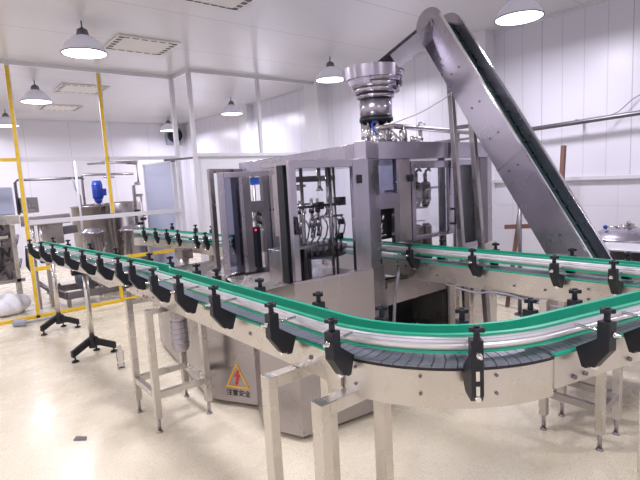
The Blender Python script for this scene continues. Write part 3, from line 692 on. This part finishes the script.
add('gripper_bar', 'black', MB().tube([(1.94, 2.60, 1.47), (2.05, 2.57, 1.475), (2.2, 2.565, 1.475), (2.32, 2.62, 1.48)], .009, 8).box((2.07, 2.56, 1.45), (2.12, 2.59, 1.50)).box((2.30, 2.6, 1.46), (2.36, 2.65, 1.52)).cyl((2.30, 2.62, 1.22), (2.30, 2.62, 1.26), .03, n=10).cyl((2.34, 2.64, 1.32), (2.34, 2.64, 1.36), .025, n=10))
for a_, b_ in (((2.0, 3.55, .81), (2.08, 3.63, 1.775)), ((2.62, 3.75, .81), (2.72, 3.85, 1.775))): add('inner_column', 'steel_dark', MB().box(a_, b_))
add('guard_panel', 'steel', MB().box((1.745, 2.55, 1.30), (1.76, 2.62, 1.70)).bar((1.75, 2.6, 1.70), (2.3, 3.2, 1.70), .01, .06))
add('yellow_mark', 'yellow', MB().box((1.80, 2.575, 1.395), (1.85, 2.58, 1.41)))
# capping side: filter-like canisters behind the right-hand door
for x, y in ((3.44, 2.84), (3.575, 2.84), (3.50, 2.98)):
    cap = MB()
    cap.cyl((x, y, 1.42), (x, y, 1.56), .048, n=20).ball((x, y, 1.56), .048, 18, 8, .6).cyl((x, y, 1.36), (x, y, 1.42), .030, .048, n=16).cyl((x, y, 1.58), (x, y, 1.66), .018, n=12)
    MB().cyl((x, y, .81), (x, y, 1.17), .05, n=18).cyl((x, y, 1.17), (x, y, 1.20), .05, .03, n=18).build('lower_canister', M['steel'], fm)
    cap.cyl((x, y, 1.495), (x, y, 1.505), .054, n=20).cyl((x, y, 1.415), (x, y, 1.43), .054, n=20)
    cap.tube([(x, y, 1.64), (x, y-.01, 1.68), (x+.03, y-.02, 1.70), (x+.05, y-.02, 1.68)], .012, 8)
    add('capping_head', 'steel', cap)
add('capping_turret', 'steel', MB().cyl((3.50, 2.98, .81), (3.50, 2.98, 1.10), .12, n=28).cyl((3.50, 2.92, 1.345), (3.50, 2.92, 1.36), .13, n=28).cyl((3.50, 3.05, 1.36), (3.50, 3.05, 1.775), .035, n=16).bar((3.1, 2.9, 1.52), (4.1, 2.9, 1.52), .02, .02))
add('bottle_guide', 'whitecable', MB().tube([(3.24, 2.8, 1.22), (3.32, 2.78, 1.235), (3.42, 2.78, 1.24), (3.5, 2.8, 1.23)], .006, 6))
# inside of the black opening by the corner column; near-black sheet stands in for shade
blk = MB().box((2.58, 2.60, 1.16), (2.93, 2.62, 1.42)); add('dark_backing', 'void', blk)
sm = MB()
for k in range(8):
    x = 2.63+rnd.random()*.11; z = 1.12+k*.034; sm.cyl((x, 2.56, z), (x+.01, 2.56, z+.03+.02*rnd.random()), .007+.005*rnd.random(), n=8)
sm.cyl((2.66, 2.565, 1.20), (2.73, 2.565, 1.20), .008, n=8)
add('cap_chute_fittings', 'chrome', sm)
# roof fittings: nozzles and pipe rack around the bowl
rf = MB()
for x, y, r, h in ((2.68, 2.58, .045, .05), (2.76, 2.60, .03, .09), (2.86, 2.56, .022, .06), (3.02, 2.62, .022, .10), (3.10, 2.58, .018, .05), (2.72, 2.72, .02, .14), (3.2, 2.62, .03, .05)):
    rf.cyl((x, y, 1.91), (x, y, 1.91+h), r, n=14)
islands(rf, 'roof_nozzle', M['chrome'], fm)
pr = MB()
pr.tube([(2.85, 2.75, 2.03), (3.0, 2.72, 2.055), (3.3, 2.70, 2.045), (4.05, 2.68, 2.02), (4.12, 2.68, 2.02), (4.14, 2.68, 1.93)], .022, 12)
pr.cyl((3.12, 2.70, 1.91), (3.12, 2.70, 2.05), .012, n=10).cyl((3.16, 2.70, 1.91), (3.16, 2.70, 2.05), .012, n=10).cyl((3.35, 2.70, 1.94), (3.35, 2.70, 2.04), .018, n=10).cyl((3.9, 2.7, 1.91), (3.9, 2.7, 2.03), .012, n=10)
pr.tube([(2.98, 2.72, 2.04), (3.08, 2.70, 1.95), (3.18, 2.70, 1.95)], .007, 6)
pr.tube([(3.31, 2.68, 2.06), (3.31, 2.68, 2.085), (3.37, 2.68, 2.09), (3.39, 2.68, 2.07)], .007, 6)
pr.tube([(3.33+.03*math.cos(a*.5), 2.68, 1.945+.02*math.sin(a*.5)) for a in range(13)], .006, 6)
add('overhead_pipe', 'steel', pr)

# warning sign: triangle with lightning and the lettering below, on the slanted base panel
sa, sb = V((1.50, 3.30, 0)), V((1.70, 2.93, 0)); sd = (sb-sa).normalized(); sn = V((sd.y, -sd.x, 0))
if sn.x > 0: sn = -sn
def sp(s, z, off=.002): q = sa+sd*s+sn*off; return V((q.x, q.y, z))
s0 = .262
def tri(h0, h1, w): return [sp(s0-w, h0), sp(s0+w, h0), sp(s0, h1)]
sg = MB(); outer = tri(.155, .345, .102)
cen = (outer[0]+outer[1]+outer[2])/3
inner = [cen+(p-cen)*.80 for p in outer]
A = [sg.b.verts.new(p) for p in outer]; B = [sg.b.verts.new(p) for p in inner]
for i in range(3): sg._face([A[i], A[(i+1) % 3], B[(i+1) % 3], B[i]])
ext = bmesh.ops.extrude_face_region(sg.b, geom=list(sg.b.faces)); bmesh.ops.translate(sg.b, vec=sn*.002, verts=[v for v in ext['geom'] if isinstance(v, bmesh.types.BMVert)])
sg = sg.build('warning_sign', M['sign_yellow'], fm, label='yellow triangle high-voltage warning sign')
bolt = [(.012, .285), (-.030, .215), (-.004, .222), (-.020, .165), (-.028, .170), (-.012, .142), (.006, .162), (-.004, .166), (.034, .238), (.006, .232), (.028, .275)]
MB().slab([sp(s0+u, z+.03, .003) for u, z in [(a*.85, .235+(b-.2137)*.88-.03) for a, b in bolt]], sn*.002).build('lightning', M['sign_red'], sg, label='red lightning bolt')
def text(body, size, loc, xdir, zdir, mat, parent, name='lettering', depth=.001):
    cu = bpy.data.curves.new(name, 'FONT'); cu.body = body; cu.size = size; cu.align_x = 'CENTER'; cu.extrude = depth; cu.resolution_u = 2
    ob = bpy.data.objects.new(name, cu); C.objects.link(ob)
    dg = bpy.context.evaluated_depsgraph_get(); me = bpy.data.meshes.new_from_object(ob.evaluated_get(dg))
    bpy.data.objects.remove(ob)
    X = V(xdir).normalized(); Z = V(zdir).normalized(); N = X.cross(Z)
    m = Matrix((X, Z, N)).transposed().to_4x4(); m.translation = V(loc)
    bs = V((0, 0, 0)); p = parent
    while p is not None: bs += p.location; p = p.parent
    me.transform(Matrix.Translation(-bs) @ m); me.materials.clear(); me.materials.append(M[mat])
    o = bpy.data.objects.new(name, me); C.objects.link(o); o.parent = parent; return o
text('注意安全', .052, sp(s0, .095, .003), sd, (0, 0, 1), 'sign_black', sg)

# ------------------------------------------------------------------ cap bowl on the roof
cb = thing('cap_bowl', (2.98, 2.86, 1.91), 'stepped round steel cap sorter bowl on the machine roof below the chute', 'sorter bowl')
bc = (2.98, 2.86, 0)
MB().lathe([(.10, 2.13), (.134, 2.13), (.134, 2.29), (.10, 2.29)], bc, 40).build('drum', M['steel_cool'], cb)
bw = MB()
steps = [(.142, 2.288, 2.335), (.160, 2.328, 2.378), (.182, 2.368, 2.42), (.206, 2.410, 2.462), (.228, 2.448, 2.50)]
prof = []
for r, a, b in steps: prof += [(r-.002, a), (r+.010, a+.004), (r+.016, b-.003), (r+.010, b)]
prof_in = [(r-.012, z) for r, z in prof[::-1]]
bw.lathe(prof+prof_in, bc, 56, closed=True)
bw.build('bowl', M['steel_cool'], cb)
# lapped end of the spiral track
ov = MB(); N = 26
for (r, za, zb, a0, a1) in ((.258, 2.432, 2.525, 140, 262), (.232, 2.385, 2.445, 150, 215), (.20, 2.34, 2.40, 290, 350), (.222, 2.385, 2.44, 300, 355)):
    A = []; B = []
    for k in range(N+1):
        a = math.radians(a0+(a1-a0)*k/N); A.append(ov.b.verts.new((bc[0]+r*math.cos(a), bc[1]+r*math.sin(a), za))); B.append(ov.b.verts.new((bc[0]+(r+.008)*math.cos(a), bc[1]+(r+.008)*math.sin(a), zb)))
    for k in range(N): ov._face([A[k], A[k+1], B[k+1], B[k]], True)
ext = bmesh.ops.solidify(ov.b, geom=list(ov.b.faces), thickness=.004)
ov.build('track_lap', M['steel_cool'], cb)
MB().lathe([(.10, 2.105), (.140, 2.105), (.140, 2.135), (.10, 2.135)], bc, 40).build('collar', M['black'], cb)
lg = MB()
for k in range(10):
    a = 2*PI*k/10+.2; rr = .105+.015*(k % 2); lg.cyl((bc[0]+rr*math.cos(a), bc[1]+rr*math.sin(a), 1.91), (bc[0]+rr*math.cos(a), bc[1]+rr*math.sin(a), 2.12), .014 if k % 2 else .022, n=12)
lg.cyl((bc[0], bc[1], 1.91), (bc[0], bc[1], 2.12), .07, n=20)
lg.build('spring_legs', M['chrome'], cb)
tag(MB().tube([(2.70, 2.58, 1.96), (2.68, 2.60, 2.0), (2.70, 2.64, 2.05), (2.76, 2.68, 2.075), (2.83, 2.70, 2.08)], .008, 8).build('air_hose', M['blue']), 'short blue air hose curving up beside the bowl legs', 'hose')
tag(MB().tube([(2.82, 2.62, 2.05), (2.90, 2.60, 2.06), (3.0, 2.58, 2.09), (3.12, 2.54, 2.13), (3.25, 2.50, 2.19), (3.36, 2.46, 2.25), (3.45, 2.44, 2.31)], .006, 6).build('white_cord', M['whitecable']), 'white cord running from the bowl legs up to the inclined elevator', 'cord')

# ------------------------------------------------------------------ inclined cap elevator
el = thing('cap_elevator', (3.6, 1.5, 0), 'tall inclined steel elevator with dark green belt rising to the ceiling', 'elevator conveyor')
T = V((0, 2.66, 2.90)); Bt = V((0, 1.40, .86)); dd = (T-Bt).normalized(); pp = V((0, dd.z, -dd.y))     # pp points to the lower-left (back) edge
W = .135
def plate(x, th):
    pts = []
    for k in range(17):
        a = PI*k/16; pts.append(V((x, 0, 0))+T-pp*W*math.cos(a)+dd*W*math.sin(a))
    pts += [V((x, 0, 0))+Bt+pp*W, V((x, 0, 0))+Bt-pp*W]
    return MB().slab(pts, (th, 0, 0))
XE, XF = 3.45, 3.72
plate(XE, .012).build('side_plate', M['steel_cool'], el, bevel=.003)
plate(XF, .012).build('side_plate', M['steel_cool'], el, bevel=.003)
def along(s, off, x): return V((x, 0, 0))+Bt+dd*s-pp*off
L = (T-Bt).length
MB().bar(along(0, W-.004, XE-.004), along(L-.02, W-.004, XE-.004), .022, .014, up=-pp).build('edge_flange', M['chrome'], el)
MB().bar(along(0, W-.004, XF+.018), along(L-.02, W-.004, XF+.018), .024, .014, up=-pp).build('edge_flange', M['chrome'], el)
MB().bar(along(.0, W-.085, (XE+XF)/2), along(L, W-.085, (XE+XF)/2), .238, .012, up=-pp).build('belt', M['green_belt'], el)
MB().bar(along(.0, -W+.02, (XE+XF)/2), along(L, -W+.02, (XE+XF)/2), .238, .006, up=-pp).build('back_sheet', M['steel'], el)
cl = MB(); n = 15
for k in range(n):
    s = .1+k*(L-.15)/n; cl.bar(along(s, W-.078, XE+.02), along(s, W-.078, XF-.01), .012, .02, up=-pp)
islands(cl, 'cleat', M['green_belt'], el)
MB().cyl((XE-.02, T.y, T.z), (XE+.0, T.y, T.z), .045, n=20).cyl((XE-.032, T.y, T.z), (XE-.02, T.y, T.z), .022, n=12).build('hub', M['steel'], el)
MB().cyl((XE+.012, T.y, T.z), (XF, T.y, T.z), .055, n=20).build('drive_roller', M['steel_dark'], el)
MB().box((XF+.012, T.y-.05, T.z-.04), (XF+.13, T.y+.05, T.z+.06)).build('motor', M['steel'], el, bevel=.01)
bt = MB()
for s in (.35, .95, 1.25, 1.55, 1.9):
    for o in (.03, -.05): p = along(s, o, XE); bt.cyl(p, p-V((.006, 0, 0)), .009, n=8)
islands(bt, 'plate_bolt', M['steel_dark'], el)
MB().bar(along(1.0, -W, XE-.002), along(1.03, W-.01, XE-.002), .004, .006).build('plate_joint', M['chrome'], el)
# discharge chute from the head to the bowl
ch = MB(); a, b = V((3.54, 2.70, 2.82)), V((3.14, 2.82, 2.53))
ch.bar(a, b, .20, .012); xx, yy = frame_from(b-a)
for s in (-1, 1): ch.bar(a+xx*s*.10+yy*.06, b+xx*s*.10+yy*.05, .008, .13)
ch.build('chute', M['steel_cool'], el)
for (y, yb, zt) in ((2.490, 2.335, 2.46), (2.30, 2.135, 2.26)):
    MB().bar((3.487, y, zt), (3.487, yb, .0), .045, .045).build('leg', M['steel'], el, bevel=.004)
MB().bar((3.487, 2.42, 2.02), (3.487, 2.29, 2.02), .03, .03).build('brace', M['steel_dark'], el)
MB().bar((3.487, 2.37, .95), (3.487, 2.22, .95), .03, .03).build('brace', M['steel_dark'], el)
# hopper the elevator stands in
hp = thing('cap_hopper', (3.8, 1.3, 0), 'low steel hopper box at the foot of the inclined elevator', 'hopper')
MB().box((3.40, .80, .55), (3.44, 1.62, 1.03)).box((3.76, .80, .55), (4.1, .84, 1.03)).box((4.06, .84, .55), (4.1, 1.7, 1.03)).box((3.44, .80, .55), (3.76, .84, 1.03)).box((3.76, 1.66, .55), (4.06, 1.70, 1.03)).box((3.42, .82, .52), (4.08, 1.68, .56)).build('tank', M['steel'], hp, bevel=.004)
MB().box((3.77, .82, 1.03), (4.12, 1.50, 1.045)).build('lid', M['rail_steel'], hp, bevel=.003)
for x, y in ((3.46, .86), (4.04, .86), (4.04, 1.64), (3.46, 1.60)): MB().box((x-.02, y-.02, 0), (x+.02, y+.02, .55)).build('leg', M['steel'], hp)
# domed vessel beyond
tk = thing('domed_vessel', (4.45, 1.48, 0), 'domed steel vessel with blue-knobbed lever and red clamp at the right edge', 'vessel')
MB().lathe([(1e-4, .35), (.20, .40), (.26, .5), (.26, 1.02), (.285, 1.025), (.285, 1.05), (.26, 1.055), (.24, 1.07), (.17, 1.105), (.10, 1.12), (.06, 1.135), (1e-4, 1.138)], (4.45, 1.48, 0), 48).build('body', M['steel_cool'], tk)
MB().lathe([(.08, 1.13), (.04, 1.14), (.035, 1.15), (1e-4, 1.155)], (4.45, 1.48, 0), 20).box((4.42, 1.43, 1.10), (4.50, 1.50, 1.155)).cyl((4.42, 1.44, 1.155), (4.42, 1.44, 1.17), .018, n=10).cyl((4.48, 1.47, 1.155), (4.48, 1.47, 1.175), .014, n=10).build('valve', M['steel'], tk, bevel=.003)
MB().box((4.407, 1.435, 1.11), (4.42, 1.49, 1.13)).build('clamp', M['red'], tk)
MB().cyl((4.43, 1.48, 1.14), (4.35, 1.59, 1.135), .005, n=8).build('lever', M['chrome'], tk)
MB().ball((4.345, 1.595, 1.135), .018, 14, 8).build('lever_knob', M['blue'], tk)
for a in (.5, 2.6, 4.7): MB().cyl((4.45+.2*math.cos(a), 1.48+.2*math.sin(a), 0), (4.45+.2*math.cos(a), 1.48+.2*math.sin(a), .42), .022, n=12).build('leg', M['steel'], tk)
tk2 = thing('domed_vessel', (4.95, .98, 0), 'wide steel dome at the right picture edge behind the outfeed rails', 'vessel')
MB().lathe([(1e-4, .35), (.24, .45), (.30, .55), (.30, .98), (.325, .985), (.325, 1.01), (.29, 1.02), (.24, 1.07), (.14, 1.12), (1e-4, 1.14)], (4.95, .98, 0), 48).build('body', M['steel_cool'], tk2)
for a in (.5, 2.6, 4.7): MB().cyl((4.95+.22*math.cos(a), .98+.22*math.sin(a), 0), (4.95+.22*math.cos(a), .98+.22*math.sin(a), .5), .022, n=12).build('leg', M['steel'], tk2)

# wooden trestle by the right wall and thin steel post
wt = thing('wooden_rack', (5.3, 2.7, 0), 'brown wooden rack leaning by the tiled wall behind the inclined elevator', 'rack')
MB().bar((5.30, 3.02, .0), (5.40, 2.90, 1.22), .05, .03).build('leg', M['wood'], wt)
MB().bar((5.30, 2.45, .0), (5.42, 2.42, 1.88), .05, .04).build('leg', M['wood'], wt)
MB().bar((5.28, 3.03, .98), (5.33, 2.45, 1.02), .035, .05).build('crossbar', M['wood'], wt)
MB().bar((5.37, 2.62, 1.50), (5.38, 2.40, 1.54), .03, .06).build('crossbar', M['wood'], wt)
tag(MB().cyl((5.1, 2.75, 0), (5.1, 2.75, 1.30), .022, n=12).cyl((5.1, 2.75, 0), (5.1, 2.75, .012), .06, n=16).build('steel_post', M['steel_dark']), 'thin steel post in front of the wooden rack', 'post')
fb = thing('floor_pipe', (5.0, 2.3, 0), 'low horizontal floor pipe seen between the outfeed legs by the right wall', 'pipe')
MB().cyl((5.3, 3.3, .16), (5.2, 1.5, .16), .022, n=12).build('pipe', M['steel_dark'], fb)
for y in (3.2, 2.4, 1.6): MB().cyl((5.25, y, 0), (5.25, y, .15), .015, n=10).build('support', M['steel'], fb)

# ------------------------------------------------------------------ background plant beyond the partition
pm = thing('processing_machine', (.6, 8.6, 0), 'bulky steel machine with open pipework at the left picture edge', 'machine')
MB().box((.25, 8.2, 1.25), (1.02, 9.1, 1.38)).build('top', M['steel_warm'], pm, bevel=.005)
for x in (.30, .89): MB().box((x, 8.2, 0), (x+.06, 8.26, 1.25)).build('leg', M['steel_warm'], pm, bevel=.004)
for x in (.30, .96): MB().box((x, 9.0, 0), (x+.06, 9.06, 1.25)).build('leg', M['steel_warm'], pm, bevel=.004)
MB().box((.36, 8.26, .12), (.66, 8.8, 1.25)).build('cabinet', M['steel_dark'], pm, bevel=.005)
MB().box((.70, 8.55, .35), (.95, 9.0, 1.25)).build('cabinet', M['steel'], pm, bevel=.005)
MB().box((.68, 8.24, .95), (.76, 8.30, 1.22)).box((.68, 8.22, 1.05), (.86, 8.26, 1.09)).build('slide_block', M['steel_warm'], pm, bevel=.004)
MB().box((.60, 8.20, .40), (1.0, 8.25, .45)).build('crossbar', M['steel'], pm)
MB().box((.45, 8.5, 1.38), (1.02, 9.0, 1.80)).build('hood', M['blue_panel'], pm, bevel=.02)
MB().cyl((.72, 8.42, .55), (.72, 8.42, 1.15), .09, n=20).build('cylinder', M['steel_dark'], pm)
ppm = MB()
for k in range(9):
    x = .62+.06*(k % 4); z = .45+.09*k; ppm.tube([(x, 8.3, z), (x+.1, 8.24, z+.05), (x+.16, 8.3, z+.12*(-1)**k), (x+.2, 8.36, z)], .018, 8)
ppm.build('hoses', M['steel_dark'], pm)
MB().tube([(1.12, 8.95, 1.35), (1.12, 8.95, 1.86), (1.16, 8.95, 1.90), (2.09, 8.95, 1.90), (2.12, 8.95, 1.87)], .022, 10).build('riser_pipe', M['steel_dark'], pm)
MB().prism([(1.14, 8.6), (1.35, 8.6), (1.35, 8.95), (1.14, 8.95)], 1.38, 1.62).build('side_box', M['steel'], pm, bevel=.004)
st = thing('sorting_table', (1.5, 8.0, 0), 'grey steel table with dark chute behind the first yellow-taped post', 'table')
MB().prism([(1.03, 7.85), (1.62, 7.85), (1.70, 8.2), (1.03, 8.2)], [1.22, 1.22, 1.2, 1.2], [1.36, 1.36, 1.33, 1.36]).build('top', M['steel'], st, bevel=.01)
MB().box((1.30, 7.9, .92), (1.52, 8.15, 1.22)).build('column', M['steel'], st, bevel=.005)
for x in (1.12, 1.22): MB().cyl((x, 7.9, .9), (x, 7.9, 1.22), .03, n=12).build('ram', M['chrome'], st)
MB().bar((1.53, 8.05, 1.10), (1.74, 8.10, 1.11), .10, .12).build('chute', M['steel_dark'], st, bevel=.01)
for x in (1.10, 1.28): MB().box((x-.03, 7.9, 0), (x+.03, 7.96, 1.22)).build('leg', M['steel'], st)

mt = thing('mixing_tank', (2.2, 8.9, 0), 'tall open steel mixing tank with blue motor on top', 'tank')
tc_ = (2.2, 8.95, 0)
MB().lathe([(.30, .25), (.32, .3), (.32, 1.40), (.335, 1.40), (.335, 1.42), (.30, 1.42), (.30, .3)], tc_, 40).build('shell', M['steel'], mt)
MB().lathe([(1e-4, 1.395), (.30, 1.395), (.30, 1.41), (1e-4, 1.41)], tc_, 40).cyl((2.3, 8.9, 1.41), (2.3, 8.9, 1.46), .08, n=16).bar((2.0, 8.9, 1.43), (2.5, 8.9, 1.43), .06, .03).build('lid', M['steel'], mt)
mo = MB().cyl((2.30, 8.85, 1.54), (2.30, 8.85, 1.80), .085, n=20).cyl((2.30, 8.85, 1.80), (2.30, 8.85, 1.84), .085, .065, n=20).cyl((2.30, 8.85, 1.46), (2.30, 8.85, 1.54), .05, .075, n=16).box((2.36, 8.80, 1.58), (2.43, 8.90, 1.70))
for k in range(8): mo.lathe([(.085, 0), (.092, .003), (.092, .009), (.085, .012)], (2.30, 8.85, 1.57+.027*k), 20)
mo.build('motor', M['blue'], mt, label='blue agitator motor')
for a in (.8, 2.4, 4.0, 5.5): MB().cyl((2.2+.27*math.cos(a), 8.95+.27*math.sin(a), 0), (2.2+.27*math.cos(a), 8.95+.27*math.sin(a), .3), .025, n=12).build('leg', M['steel'], mt)
MB().tube([(2.02, 8.85, 1.42), (2.02, 8.85, 1.60), (1.95, 8.82, 1.72), (1.92, 8.82, 1.9)], .012, 8).build('cable', M['cable'], mt)
tag(MB().tube([(1.93, 8.56, 0), (1.93, 8.56, 1.2), (1.93, 8.56, 2.16)], .018, 8).build('standing_pipe', M['white_frame']), 'thin pale vertical pipe standing on the floor left of the blue motor', 'pipe')
st2 = thing('storage_tank', (2.75, 9.3, 0), 'plain tall steel tank right of the one with the blue motor', 'tank')
MB().lathe([(.30, .2), (.32, .25), (.32, 1.42), (.30, 1.44), (1e-4, 1.45)], (2.86, 9.35, 0), 40).build('shell', M['steel'], st2)
for a in (.8, 2.4, 4.0, 5.5): MB().cyl((2.86+.25*math.cos(a), 9.35+.25*math.sin(a), 0), (2.86+.25*math.cos(a), 9.35+.25*math.sin(a), .22), .025, n=12).build('leg', M['steel'], st2)
for (x, y, r, zt, lab) in ((2.0, 8.27, .15, 1.08, 'short steel filter vessel left, in front of the mixing tank'), (2.62, 8.25, .19, 1.07, 'short steel filter vessel right, beside the valve rack')):
    f = thing('filter_vessel', (x, y, 0), lab, 'vessel')
    MB().lathe([(1e-4, .42), (r*.7, .44), (r, .5), (r, zt-.09), (r+.03, zt-.085), (r+.03, zt-.06), (r, zt-.055), (r*.75, zt-.02), (r*.3, zt), (1e-4, zt+.005)], (x, y, 0), 36).build('body', M['steel_cool'], f)
    for a in (.5, 2.6, 4.7): MB().cyl((x+.8*r*math.cos(a), y+.8*r*math.sin(a), 0), (x+.8*r*math.cos(a), y+.8*r*math.sin(a), .5), .018, n=10).build('leg', M['steel'], f)
vr = thing('valve_rack', (3.1, 8.9, 0), 'rack of vertical pipes and dark valves beside the pale blue door', 'pipe rack')
vp = MB()
vp.tube([(2.62, 8.95, 1.90), (2.45, 8.95, 1.90)], .02, 8)
vp.tube([(2.18, 9.3, 1.42), (2.18, 9.3, 1.93), (2.22, 9.3, 1.96), (3.05, 9.2, 1.95)], .022, 8)
vp.tube([(2.93, 8.9, .2), (2.93, 8.9, 1.72), (2.97, 8.9, 1.76), (3.05, 8.9, 1.76)], .03, 10)
vp.tube([(2.72, 9.9, 2.22), (3.06, 9.0, 2.12), (3.06, 9.0, 1.76)], .02, 8)
vp.tube([(2.35, 9.5, 2.16), (3.06, 8.95, 2.16)], .02, 8)
vp.bar((2.95, 8.85, 1.55), (3.06, 8.85, 1.55), .03, .05)
vp.cyl((3.03, 8.85, .2), (3.03, 8.85, 1.55), .022, n=10)
vp.build('pipes', M['steel'], vr)
vv = MB()
for k in range(10):
    x = 2.86+.05*(k % 4); z = .95+.075*(k//1 % 5); vv.cyl((x, 8.72, z), (x, 8.72, z+.05), .028, n=10); vv.cyl((x-.03, 8.70, z+.03), (x+.03, 8.70, z+.03), .012, n=8)
vv.build('valves', M['black'], vr)
MB().box((2.84, 8.66, .3), (3.05, 8.84, .95)).build('pump_block', M['steel_dark'], vr, bevel=.01)

sk = thing('pump_skid', (1.7, 7.9, 0), 'low steel skid frame carrying a blue-grey pump motor behind the conveyor posts', 'pump')
fr = MB()
for a, b in (((1.30, 8.35), (1.42, 7.62)), ((2.25, 8.25), (2.30, 7.55)), ((1.30, 8.35), (2.25, 8.25)), ((1.42, 7.62), (2.30, 7.55)), ((1.75, 8.3), (1.80, 7.6))): fr.bar((*a, .18), (*b, .18), .05, .10)
fr.build('frame', M['steel_dark'], sk, bevel=.004)
for x, y in ((1.32, 8.3), (1.44, 7.66), (2.22, 8.2), (2.27, 7.6)): MB().box((x-.025, y-.025, 0), (x+.025, y+.025, .14)).build('leg', M['steel'], sk)
m_ = MB().cyl((1.62, 7.98, .37), (1.86, 7.92, .37), .10, n=20).cyl((1.86, 7.92, .37), (1.92, 7.90, .37), .13, n=20).box((1.66, 7.92, .22), (1.82, 8.02, .30)).box((1.66, 7.9, .45), (1.78, 8.0, .51))
for k in range(6): m_.lathe([(.10, 0), (.108, .004), (.108, .012), (.10, .016)], (1.63+.035*k, 7.975-.008*k, .37), 20, axis='x')
m_.build('motor', M['bluegrey'], sk)
MB().cyl((1.92, 7.90, .37), (2.0, 7.88, .37), .09, n=20).tube([(2.0, 7.88, .37), (2.05, 7.86, .5), (2.05, 7.86, .75), (2.1, 7.9, .85)], .025, 8).build('pump_head', M['steel'], sk)
MB().tube([(1.42, 8.1, .28), (1.3, 8.2, .2), (1.15, 8.3, .35), (1.08, 8.35, .6), (1.1, 8.35, .9)], .035, 10).build('suction_hose', M['steel_dark'], sk)

bg = MB(); bg.ball((0.72, 7.95, .12), .24, 28, 14, .55)
for v in bg.b.verts:
    k = 1+.22*math.sin(9*v.co.x+3*v.co.z)*math.cos(11*v.co.y)+.10*math.sin(31*v.co.x+17*v.co.y); v.co = V((.72, 7.95, 0))+(v.co-V((.72, 7.95, 0)))*k; v.co.z = max(.002, v.co.z)
tag(bg.build('plastic_bag', M['bag']), 'crumpled white plastic bag on the floor behind the yellow floor rail', 'bag')
du = thing('floor_squeegee', (.85, 7.25, 0), 'blue-grey squeegee lying on the floor in front of the first yellow post', 'squeegee')
MB().slab([(.66, 7.12, .01), (.80, 7.02, .01), (.82, 7.22, .01), (.70, 7.30, .01)], (0, 0, .05)).build('head', M['greyplastic'], du, bevel=.01)
MB().tube([(.80, 7.10, .03), (1.0, 7.10, .03), (1.20, 7.14, .03)], .016, 8).build('handle', M['greyplastic'], du)
bo = thing('plastic_bottle', (1.235, 4.60, 0), 'small clear empty plastic bottle standing on the floor by the conveyor post', 'bottle')
MB().lathe([(.02, 0), (.032, .003), (.033, .02), (.030, .06), (.033, .10), (.032, .15), (.014, .19), (.012, .21), (.0125, .215), (.0105, .215), (.0105, .19), (.030, .148), (.031, .02), (1e-4, .008)], (1.235, 4.60, 0), 24).build('body', M['bottle'], bo)
MB().cyl((1.235, 4.60, .205), (1.235, 4.60, .225), .015, n=16).build('cap', M['whitecable'], bo)
tag(MB().prism([(.575, 3.46), (.64, 3.40), (.655, 3.44), (.60, 3.50)], .0005, .008).build('scrap', M['debris']), 'dark flat scrap lying on the open floor at lower left', 'scrap')

# ------------------------------------------------------------------ world & view
w = bpy.data.worlds.new('world'); bpy.context.scene.world = w; w.use_nodes = True
w.node_tree.nodes['Background'].inputs[0].default_value = (.8, .85, 1, 1); w.node_tree.nodes['Background'].inputs[1].default_value = .05
vs = bpy.context.scene.view_settings
vs.view_transform = 'Standard'; vs.look = 'None'; vs.gamma = 1; vs.exposure = -0.72; vs.use_curve_mapping = False
